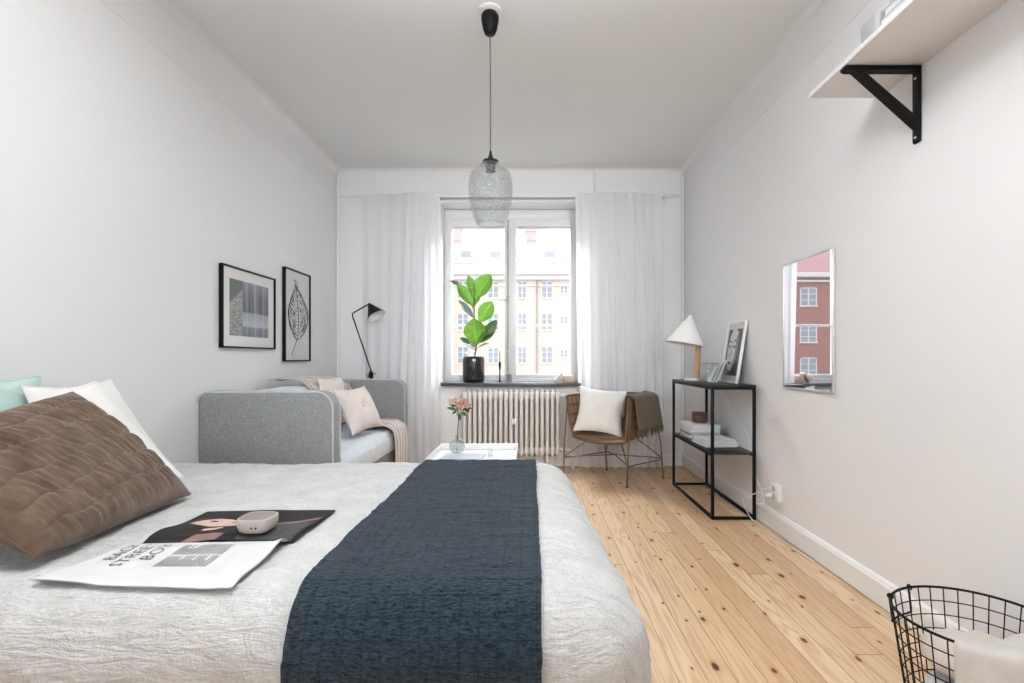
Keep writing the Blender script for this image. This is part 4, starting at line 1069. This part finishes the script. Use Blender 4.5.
# books on the lower shelf
def book(lo, hi, rot, cov, label, group, cat='book', name='book'):
    c = (V(lo) + V(hi)) / 2; c.z = lo[2]; b = thing(name, label, cat, c, R(rot), group)
    dx, dy, h = (hi[0] - lo[0]) / 2, (hi[1] - lo[1]) / 2, hi[2] - lo[2]
    ct_ = .0022
    m = MB(); m.box((-dx, -dy, 0), (dx, dy, ct_), .0006, 1); m.box((-dx, -dy, h - ct_), (dx, dy, h), .0006, 1); m.box((dx - ct_, -dy, 0), (dx, dy, h), .0006, 1)
    build('cover', m, cov, b, world=False, smooth=False)
    m = MB(); m.box((-dx + .003, -dy + .003, ct_ + .0001), (dx - ct_ - .0001, dy - .003, h - ct_ - .0001)); build('pages', m, M_paper, b, world=False, smooth=False)
    return b
C1, C2, C3 = pbr('white_book_cover', (.62, .62, .62), .4), pbr('grey_book_cover', (.26, .27, .28), .4), pbr('dark_book_cover', (.09, .09, .10), .4)
z = .4205; g = 'books and magazines on the console shelf'
for k, (dh, cv, lb) in enumerate(((.018, C3, 'dark book at the very bottom of the console shelf stack'), (.022, C2, 'grey book second from the bottom of the console shelf stack'), (.014, C3, 'thin dark book in the middle of the console shelf stack'), (.034, C1, 'thick white book second from the top of the console shelf stack'), (.026, C1, 'white book on top of the console shelf stack, under the wooden box'))):
    j = (.004, -.008, .006, 0, -.004)[k]
    book((1.158 + j, 3.77 + j, z), (1.372 + j, 4.05 + j, z + dh), (2, -3, 1, -1, 2)[k], cv, lb, g); z += dh + .0004
ztop = z
z = .4205
book((1.165, 3.49, z), (1.385, 3.755, z + .03), 3, C1, 'white book lying alone nearest the front end of the console shelf', g); 
book((1.172, 3.50, z + .0305), (1.375, 3.745, z + .047), 5, pbr('pale_grey_cover', (.55, .56, .58), .4, var=.35, vscale=25), 'pale grey patterned magazine on the single book at the front of the console shelf', g, 'magazine', 'magazine')
bx = thing('wooden_box', 'small dark brown wooden box on top of the console book stack', 'box', (1.262, 3.90, ztop))
m = MB(); m.box((-.045, -.045, 0), (.045, .045, .058), .006); build('body', m, M_brownbox, bx, world=False)
m = MB(); m.box((-.0455, -.0455, .0585), (.0455, .0455, .078), .006); build('lid', m, M_brownbox, bx, world=False)

# ------------------------------------------------------------------ socket and cables on the right wall
sk = thing('wall_socket', 'white surface-mounted double wall socket above the right baseboard', 'socket', (XR, PX(1, 1) * 0 + 3.02, .237))
m = MB(); m.box((XR - .034, 2.975, .19), (XR - .001, 3.065, .285), .005); build('body', m, M_whitepl, sk)
for z_ in (.215, .26):
    m = MB(); m.lathe([(0, -.001), (.0175, -.001), (.0175, .001), (0, .001)], (XR - .0345, 3.02, z_), 20, M=Matrix.Rotation(pi / 2, 4, 'Y')); so = build('outlet', m, pbr('outlet_grey', (.45, .45, .45), .5), sk)
m = MB(); m.tube([(XR - .004, 3.02, .19), (XR - .004, 3.02, .121)], .004, 6); build('conduit', m, M_whitepl, sk)
pg = thing('power_plug', 'white plug with a lamp cable in the wall socket', 'plug', (XR - .05, 3.055, .215))
m = MB(); m.lathe([(0, 0), (.013, 0), (.015, .012), (.011, .03), (.005, .035), (0, .035)], (XR - .0358, 3.045, .215), 14, M=Matrix.Rotation(-pi / 2, 4, 'Y')); build('body', m, M_whitepl, pg)
def spl(pts, n=12):
    pts = [V(p) for p in pts]; out = []
    for i in range(len(pts) - 1):
        p0, p1, p2, p3 = pts[max(0, i - 1)], pts[i], pts[i + 1], pts[min(len(pts) - 1, i + 2)]
        for k in range(n):
            t = k / n; out.append(.5 * ((2 * p1) + (p2 - p0) * t + (2 * p0 - 5 * p1 + 4 * p2 - p3) * t * t + (3 * p1 - p0 - 3 * p2 + p3) * t ** 3))
    return out + [pts[-1]]
m = MB(); m.tube(spl([(XR - .07, 3.045, .215), (XR - .10, 3.10, .16), (XR - .035, 3.15, .14), (XR - .016, 3.22, .19), (XR - .013, 3.30, .26), (XR - .012, 3.36, .36), (XR - .012, 3.45, .52), (XR - .010, 3.66, .66), (XR - .012, 3.90, .80), (XR - .014, 3.965, .858), (XR - .05, 3.98, .8545), (lx + .055, ly + .01, .8545)]), .0028, 6); build('cable', m, M_whitepl, pg)
m = MB(); m.tube(spl([(XR - .048, 3.02, .268), (XR - .085, 3.03, .255), (XR - .105, 3.13, .20), (XR - .13, 3.23, .16), (XR - .10, 3.20, .05), (XR - .06, 3.12, .006), (XR - .05, 2.9, .004), (XR - .032, 2.6, .004)]), .003, 6)
tag(build('extension_cable', m, M_whitepl), 'white cable looping from the wall socket down to the floor', 'cable')

# ------------------------------------------------------------------ pictures on the walls
def framed(name, label, side, yc, z0, wy, hz, t, fm, cat='picture'):
    x = XL if side == 'l' else XR
    r = thing(name, label, cat, (x, yc, z0))
    S = Matrix.Translation((x, yc, z0)) @ (Matrix.Scale(-1, 4, V((1, 0, 0))) if side == 'l' else Matrix.Identity(4)) @ Matrix.Translation((-.026 if cat == 'picture' else -.015, 0, 0))
    m = MB(); wall_frame_local(m, wy, hz, t, .0255 if cat == 'picture' else .0145); build('frame', m.xf(S), fm, r)
    return r, S
zf = PZ(348, PX(0, 0) * 0 + 1.83 * F / (531 - 218))
ya, yb = 1.83 * F / (531 - 218.5), 1.804 * F / (531 - 276)
r1, S1 = framed('picture_frame', 'black framed landscape-format print in grey tones on the left wall', 'l', (ya + yb) / 2, PZ(347.5, ya), yb - ya, .497, .010, M_black)
wy, hz = yb - ya, .497
m = MB(); m.box((.012, -wy / 2 + .008, .008), (.015, wy / 2 - .008, hz - .008)); build('mount', m.xf(S1), pbr('off_white_mount', (.74, .74, .73), .8), r1, smooth=False)
def art_mat():
    t = NT('grey_print_with_reflection'); tc = t.n('TexCoord'); sp_ = t.n('SeparateXYZ', Vector=tc.outputs['UV']); u, v = sp_.outputs[0], sp_.outputs[1]
    sky = t.ramp(v, [(0, (.10, .11, .13)), (.17, (.16, .17, .20)), (.20, (.42, .43, .47)), (.42, (.30, .32, .36)), (.46, (.07, .075, .09)), (.75, (.10, .105, .125)), (1, (.20, .22, .25))])
    st = t.noise(t.n('Mapping', Vector=tc.outputs['UV'], Scale=(9, .15, 1)).outputs[0], 1.5, 3)
    c = t.mix(t.math('MULTIPLY', t.n('MapRange', Value=st, i1=.45, i2=.75).outputs[0], .6), sky, (.55, .58, .66))
    n = t.noise(t.n('Mapping', Vector=tc.outputs['UV'], Scale=(5, 14, 1)).outputs[0], 3, 6, .7, 1.5)
    refl_strip = t.mix(t.n('MapRange', Value=n, i1=.4, i2=.6).outputs[0], (.06, .075, .07), (.45, .46, .45))
    refl_strip = t.mix(t.math('GREATER_THAN', t.math('ADD', v, t.math('MULTIPLY', t.math('SUBTRACT', .3, u), .9)), .84), refl_strip, (.07, .10, .09))
    c = t.mix(t.math('LESS_THAN', u, .31), c, refl_strip)  # left strip paints the glass reflection into the print
    t.bsdf(Base_Color=c, Roughness=.6); return t.mat
m = MB(); my, mz = .085, .075
m.grid(lambda u, v: V((.0112, (wy / 2 - my) * (2 * u - 1), mz + (hz - 2 * mz) * v)), 1, 1, uvf=lambda u, v: (u, v)); build('print', m.xf(S1), art_mat(), r1, smooth=False)
m = MB(); m.box((.005, -wy / 2 + .008, .008), (.007, wy / 2 - .008, hz - .008)); build('glass', m.xf(S1), M_pictureglass, r1, smooth=False)
ya, yb = 1.83 * F / (531 - 282), 1.804 * F / (531 - 311)
wy, hz = yb - ya, .70
r2, S2 = framed('picture_frame', 'black framed upright line drawing of a leaf on the left wall', 'l', (ya + yb) / 2, PZ(361.5, ya), wy, hz, .010, M_black)
m = MB(); m.box((.012, -wy / 2 + .008, .008), (.015, wy / 2 - .008, hz - .008)); build('paper', m.xf(S2), pbr('grey_white_paper', (.66, .67, .68), .8), r2, smooth=False)
m = MB(); rg = random.Random(4)
def stroke(pts, r=.0011):
    r *= 1.25
    m.tube([V((.0105, y, z)) for y, z in pts], r, 4)
def leafw(t): return .19 * sin(pi * min(1, t)) ** .75 * (1 - .25 * t)
ax = lambda t: (-.005 + .02 * sin(t * 4), .165 + .40 * t)
for pas in range(3):
    for sgn in (-1, 1):
        pts = []
        for i in range(41):
            t = i / 40; a = ax(t); pts.append((a[0] + sgn * leafw(t) * (1 + .05 * nz(t * 9, pas * 3, sgn)) + .004 * pas, a[1] + .006 * nz(t * 7, pas, 2)))
        stroke(pts, .0016 if pas else .002)
stroke([(-.10, .045), (-.06, .10), ax(.05)] + [ax(i / 20) for i in range(1, 21)], .0018)
for i in range(13):
    t = .08 + i * .066
    for sgn in (-1, 1):
        a = ax(t); b_ = (a[0] + sgn * leafw(min(1, t + .12)) * .97, a[1] + .07); 
        pts = [(a[0] + (b_[0] - a[0]) * k / 10, a[1] + (b_[1] - a[1]) * (k / 10) ** 1.4 + .008 * nz(k * .7, i, sgn)) for k in range(11)]
        stroke(pts, .0014)
        for q in range(3):
            k = rg.randint(2, 8); p = pts[k]; stroke([p, (p[0] + sgn * rg.uniform(.005, .03), p[1] + rg.uniform(-.03, .03)), (p[0] + sgn * rg.uniform(.01, .05), p[1] + rg.uniform(-.035, .035))], .0009)
for k in range(5):
    p0 = ax(.96); stroke([p0, (p0[0] + rg.uniform(-.03, .03), p0[1] + .03), (p0[0] + rg.uniform(-.05, .05), p0[1] + .065 + .02 * rg.random())], .0011)
build('leaf_drawing', m.xf(S2), M_print, r2)
m = MB(); m.box((.005, -wy / 2 + .008, .008), (.007, wy / 2 - .008, hz - .008)); build('glass', m.xf(S2), M_pictureglass, r2, smooth=False)
ya, yb = 1.428 * F / (832.5 - 531), 1.428 * F / (782.5 - 531)
wy, hz = yb - ya, .695
r3, S3 = framed('reflecting_print', 'slim silver-framed upright dark print under glass on the right wall reflecting a red brick building', 'r', (ya + yb) / 2, PZ(393.5, ya), wy, hz, .008, M_silver, 'mirror')  # a dark print whose glass is given mirror-like reflection
m = MB(); m.box((.004, -wy / 2 + .007, .007), (.008, wy / 2 - .007, hz - .007)); build('glass', m.xf(S3), M_reflglass, r3, smooth=False)

# ------------------------------------------------------------------ pendant and floor lamp
ppx, ppy = PX(490, 2.66), 2.66
pl = thing('pendant_lamp', 'clear bubbled glass pendant lamp hanging from the ceiling', 'lamp', (ppx, ppy, H))
m = MB(); m.lathe([(0, 0), (.058, 0), (.058, -.006), (.03, -.014), (0, -.016)], (ppx, ppy, H - .001), 28)
build('ceiling_rose', m, M_white, pl)
m = MB(); m.lathe([(0, -.016), (.036, -.018), (.045, -.032), (.045, -.052), (.036, -.10), (.027, -.122), (.02, -.128), (0, -.13)], (ppx, ppy, H), 28); build('canopy', m, M_black, pl)
zt_, zb_ = PZ(160.5, ppy), PZ(225, ppy)
m = MB(); m.tube([(ppx, ppy, H - .125), (ppx + .0015, ppy, 2.5), (ppx + .003, ppy, zt_ + .05)], .0032, 8); build('cord', m, pbr('grey_cord', (.06, .06, .06), .6), pl)
qx = ppx + .003
m = MB(); m.lathe([(0, .055), (.005, .05), (.008, .03), (.012, .018), (.014, .0), (.04, -.002), (.041, -.008), (.025, -.018), (.024, -.058), (.018, -.062), (0, -.062)], (qx, ppy, zt_), 24); build('lamp_holder', m, M_black, pl)
m = MB(); m.lathe([(0, -.062), (.012, -.065), (.014, -.08), (.026, -.105), (.030, -.125), (.024, -.148), (.01, -.158), (0, -.16)], (qx, ppy, zt_), 20); build('bulb', m, M_vase, pl)
sc = PX(532, ppy)  # metres per pixel there
prof = [(2.2, 161), (5.5, 161), (9, 163.5), (11.5, 167), (13, 169), (17, 170.5), (20, 174), (21.8, 181), (22.3, 190), (21.8, 198), (20.3, 207), (18.2, 215), (16, 220), (14.5, 223), (13.8, 224.5)]
op = [(r * sc, PZ(py, ppy)) for r, py in prof]; ip = [(max(.001, r - .003), z) for r, z in op][::-1]
m = MB(); m.lathe(op + ip, (qx, ppy, 0), 64, closed=True); g_ = build('glass_shade', m, M_pend, pl, angle=180)
m = MB(); m.tube([(qx + (op[-1][0] - .001) * cos(k * pi / 24), ppy + (op[-1][0] - .001) * sin(k * pi / 24), op[-1][1]) for k in range(48)], .0035, 8, closed=True); build('glass_lip', m, M_vase, g_)
fy = 4.69
fl_ = thing('floor_lamp', 'black angled reading floor lamp with a cone shade behind the sofa', 'lamp', (PX(371, fy), fy, 0))
Q = lambda px, py: P(px, py, fy)
m = MB(); knot = Q(371, 375)
for a in (.4, .4 + 2 * pi / 3, .4 + 4 * pi / 3):
    m = MB(); ft = V((PX(371, fy) + .13 * cos(a), fy + .03 * 0 + .08 * sin(a), .005)); d = (knot - ft).normalized(); m.tube([ft, knot + d * .04], .006, 8); build('leg', m, M_black, fl_)
m = MB(); m.tube([knot - V((0, 0, .03)), Q(371.5, 372), Q(352.8, 317), Q(352.3, 314), Q(354, 312.5), Q(368, 304.5)], .0065, 8)
build('stem', m, M_black, fl_)
m = MB(); m.lathe([(0, -.03), (.018, -.03), (.02, 0), (.018, .03), (0, .03)], knot, 14)
for a in range(5): m.tube([knot, knot + V((.045 * cos(a * 1.26), -.02 * sin(a * 1.26), .028 * sin(a * 1.26 + .5)))], .004, 6)
build('clamp', m, M_black, fl_)
apx = Q(369, 303.5); axd = (Q(377.5, 316.5) - apx); axd.y = -.03; axd.normalize(); Lc = (Q(377.5, 316.5) - apx).length
Mz = orient(apx, axd.orthogonal(), axd.cross(axd.orthogonal()))
q = axd.to_track_quat('Z', 'Y').to_matrix().to_4x4(); q.translation = apx
m = MB(); m.lathe([(.0, -.004), (.009, 0), (.085, Lc), (.083, Lc + .001)], (0, 0, 0), 40, M=q, cap=False); 
m.lathe([(.0825, Lc + .0005), (.008, .006), (0, .006)], (0, 0, 0), 40, M=q, mat=1, cap=False)
build('lamp_shade', m, [M_black, pbr('white_shade_lining', (.74, .74, .74), .5)], fl_, angle=30)
m = MB(); m.lathe([(0, .04), (.012, .045), (.02, .08), (.012, .10), (0, .105)], (0, 0, 0), 14, M=q); build('bulb', m, pbr('frosted_bulb', (.8, .8, .8), .3), fl_)

# ------------------------------------------------------------------ wall shelf
sh = thing('wall_shelf', 'white shelf board on a black triangular bracket high on the right wall', 'shelf', (1.30, 1.3, 2.10))
m = MB(); m.box((1.158, .35, 2.102), (XR - .001, 2.165, 2.122), .002); build('board', m, M_shelf, sh)
for yc in (1.935, .75):
    m = MB(); a, b = yc - .018, yc + .018
    m.prism([V((XR - .012, a, 2.101)), V((XR - .012, a, 1.825)), V((XR - .002, a, 1.819)), V((XR - .002, a, 2.101))], V((0, b - a, 0)), .002, 1)
    m.prism([V((1.160, a, 2.101)), V((1.160, a, 2.090)), V((1.170, a, 2.084)), V((XR - .01, a, 2.084)), V((XR - .01, a, 2.101))], V((0, b - a, 0)), .002, 1)
    m.prism([V((1.195, a, 2.086)), V((1.222, a, 2.086)), V((XR - .010, a, 1.905)), V((XR - .010, a, 1.872))], V((0, b - a, 0)), .002, 1)
    for z_ in (1.84, 2.06): m.lathe([(0, -.001), (.005, -.001), (.004, .003), (0, .003)], (XR - .0135, yc, z_), 10, M=Matrix.Rotation(-pi / 2, 4, 'Y'), mat=1)
    build('bracket', m, [M_black, M_silver], sh)
bx = thing('storage_box', 'light grey rounded box at the far end of the white wall shelf', 'box', (1.28, 1.83, 2.1225))
m = MB(); m.box((-.095, -.05, 0), (.10, .052, .098), .018, 4); build('body', m, pbr('light_grey_box', (.34, .34, .335), .6), bx, world=False)
z = 2.1225
for k, (h_, cv, lb) in enumerate(((.042, C1, 'white book at the bottom of the pile on the wall shelf'), (.03, pbr('blush_book_cover', (.60, .52, .49), .5), 'blush book in the middle of the pile on the wall shelf'), (.04, pbr('taupe_book_cover', (.46, .40, .37), .5), 'taupe book on top of the pile on the wall shelf'))):
    book((1.185 + .006 * k, 1.45, z), (1.40, 1.765 - .01 * k, z + h_), 0, cv, lb, 'books on the wall shelf'); z += h_ + .0005

# ------------------------------------------------------------------ wire basket with laundry
bcx, bcy, bR, bH, bB = 1.205, 1.40, .196, .319, .150
bk_ = thing('wire_basket', 'black wire laundry basket on the floor at the right wall', 'basket', (bcx, bcy, 0))
def bp(a, z, off=0): r = bB + (bR - bB) * z / bH + off; return V((bcx + r * cos(a), bcy + r * sin(a), z))
ring = lambda z, off=0, n=72: [bp(2 * pi * i / n, z, off) for i in range(n)]
m = MB(); m.tube(ring(bH), .0038, 8, closed=True); build('rim', m, M_black, bk_)
m = MB()
for k in range(8): m.tube(ring(.006 + k * (bH - .006) / 8), .0017, 6, closed=True)
for i in range(34):
    a = 2 * pi * i / 34; m.tube([bp(a, bH), bp(a, .006)], .0017, 6)
for i in range(-4, 5):
    y = i * bB / 5; x = sqrt(bB * bB - y * y); m.tube([(bcx - x, bcy + y, .006), (bcx + x, bcy + y, .006)], .0017, 6); m.tube([(bcx + y, bcy - x, .004), (bcx + y, bcy + x, .004)], .0017, 6)
build('wire_mesh', m, M_black, bk_)
for am in (R(121), R(301)):
    m = MB(); a0, a1 = am - .30, am + .30
    zt_h = .004 if am < 3 else -.004
    pts = [bp(a0, bH + zt_h, .004)] + [bp(a0, bH - .06, .005), bp(a0, bH - .072, .006)] + [bp(a0 + (a1 - a0) * i / 8, bH - .075, .006) for i in range(1, 8)] + [bp(a1, bH - .072, .006), bp(a1, bH - .06, .005), bp(a1, bH + zt_h, .004)]
    m.tube(pts, .003, 8)
    for a in (a0, a1) if am < 3 else (): m.tube([bp(a, bH + .007 * cos(t), .001 + .007 * sin(t)) for t in [k * pi / 6 for k in range(12)]], .0022, 6, closed=True)
    build('handle', m, M_black, bk_)
def heap(cx, cy, rx, ry, z0, h, seed, lab, mat, name='towel', cat='towel', rot=0.0):
    m = MB()
    def fn(u, v):
        a = u * 2 * pi; r = sin(v * pi * .5) if v < .8 else sin(.8 * pi / 2)
        zz = z0 + h * (cos(v / .8 * pi / 2) if v < .8 else 0) 
        if v < .8: rr = sin(v / .8 * pi / 2) ** .8
        else: rr = 1 - .25 * (v - .8) / .2; zz = z0 - .0 - (v - .8) / .2 * .02
        w = 1 + .14 * nz(cos(a) * 2, sin(a) * 2, seed) 
        x = rx * rr * w * cos(a); y = ry * rr * w * sin(a)
        f = .016 * nz(x * 14, y * 14 + 3 * nz(x * 6, y * 6, seed), seed) * min(1, v * 3 + .4)
        xr, yr = x * cos(rot) - y * sin(rot), x * sin(rot) + y * cos(rot)
        return V((cx + xr, cy + yr, zz + f))
    m.grid(fn, 48, 24); o = build(name, m, mat, angle=180); tag(o, lab, cat); return o
heap(bcx - .005, bcy, .128, .128, .055, .11, 3, 'grey towel lying at the bottom of the wire basket', M_towel)
heap(bcx + .01, bcy + .02, .125, .115, .185, .07, 8, 'beige cloth crumpled above the grey towel in the wire basket', M_beigecloth, 'laundry_cloth', 'cloth')
def drape(u, v):
    a = R(217) + R(115) * u
    if v < .45:
        k = v / .45; r = bR * (.28 + .72 * k); z = bH + .010 - .045 * (1 - k) ** 1.3 + .012 * nz(u * 5, k * 3, 2) * (1 - k)
        if k > .85: z += 0
    else:
        k = (v - .45) / .55; r = bR + .018 * min(1, k * 14) + .035 * k + .012 * sin(u * 13) * k; z = bH + .010 - .29 * max(0, k - .04) ** 1.05 * (1 - .12 * abs(u - .6))
    a2 = a + (.10 * (v - .45) if v > .45 else 0) * (1 - u)
    return V((bcx + r * cos(a2), bcy + r * sin(a2), z))
m = MB(); m.grid(drape, 50, 44); tag(build('linen_cloth', m, fabric('natural_linen', (.41, .385, .355), (.56, .53, .50), 500, 14), angle=180, solid=.004), 'natural linen cloth draped over the front rim of the wire basket', 'cloth')

# ------------------------------------------------------------------ camera
cam = bpy.data.cameras.new('camera'); co = bpy.data.objects.new('camera', cam); COL.objects.link(co)
co.location = (0, 0, CAMZ); co.rotation_euler = (R(90), 0, 0)
cam.sensor_width = 36; cam.sensor_fit = 'HORIZONTAL'; cam.lens = F / 1024 * 36
cam.shift_x = -19 / 1024; cam.shift_y = 16.5 / 1024; cam.clip_start = .02; cam.clip_end = 500
SC.camera = co

# ------------------------------------------------------------------ light
wd = bpy.data.worlds.new('overcast_sky'); SC.world = wd; wd.use_nodes = True
bgn = wd.node_tree.nodes['Background']; bgn.inputs[0].default_value = (.93, .965, 1, 1); bgn.inputs[1].default_value = 2.3
def area(name, loc, target, sx, sy, power, col=(1, 1, 1), spread=pi):
    l = bpy.data.lights.new(name, 'AREA'); l.shape = 'RECTANGLE'; l.size = sx; l.size_y = sy; l.energy = power; l.color = col; l.spread = spread
    o = bpy.data.objects.new(name, l); COL.objects.link(o); o.location = loc
    o.rotation_euler = (V(target) - V(loc)).to_track_quat('-Z', 'Z' if abs((V(target) - V(loc)).normalized().z) < .9 else 'Y').to_euler(); return o
area('ceiling_bounce_fill', (-.2, .95, 2.2), (-.2, .97, 2.8), 1.1, 1.1, 84, (.965, .985, 1), R(140))  # added fill without a lamp body, bounced off the ceiling
area('back_wall_fill', (1.15, -1.7, 2.35), (-.25, 4.9, 1.6), .5, .9, 10.5, (.965, .985, 1), R(46))  # added fill inside the room, aimed at the back wall and curtains
area('sky_daylight', (-.2, 6.0, 3.4), (-.2, 4.0, .9), 2.4, 1.6, 520, (.95, .975, 1))
vs = SC.view_settings
SC.display_settings.display_device = 'sRGB'
vs.view_transform = 'Standard'; vs.look = 'None'; vs.exposure = .13; vs.gamma = 1.0; vs.use_curve_mapping = False
cy = SC.cycles
cy.max_bounces = 12; cy.diffuse_bounces = 6; cy.glossy_bounces = 4; cy.transmission_bounces = 8; cy.transparent_max_bounces = 24
cy.use_denoising = True; cy.caustics_reflective = False; cy.caustics_refractive = False; cy.sample_clamp_indirect = 6
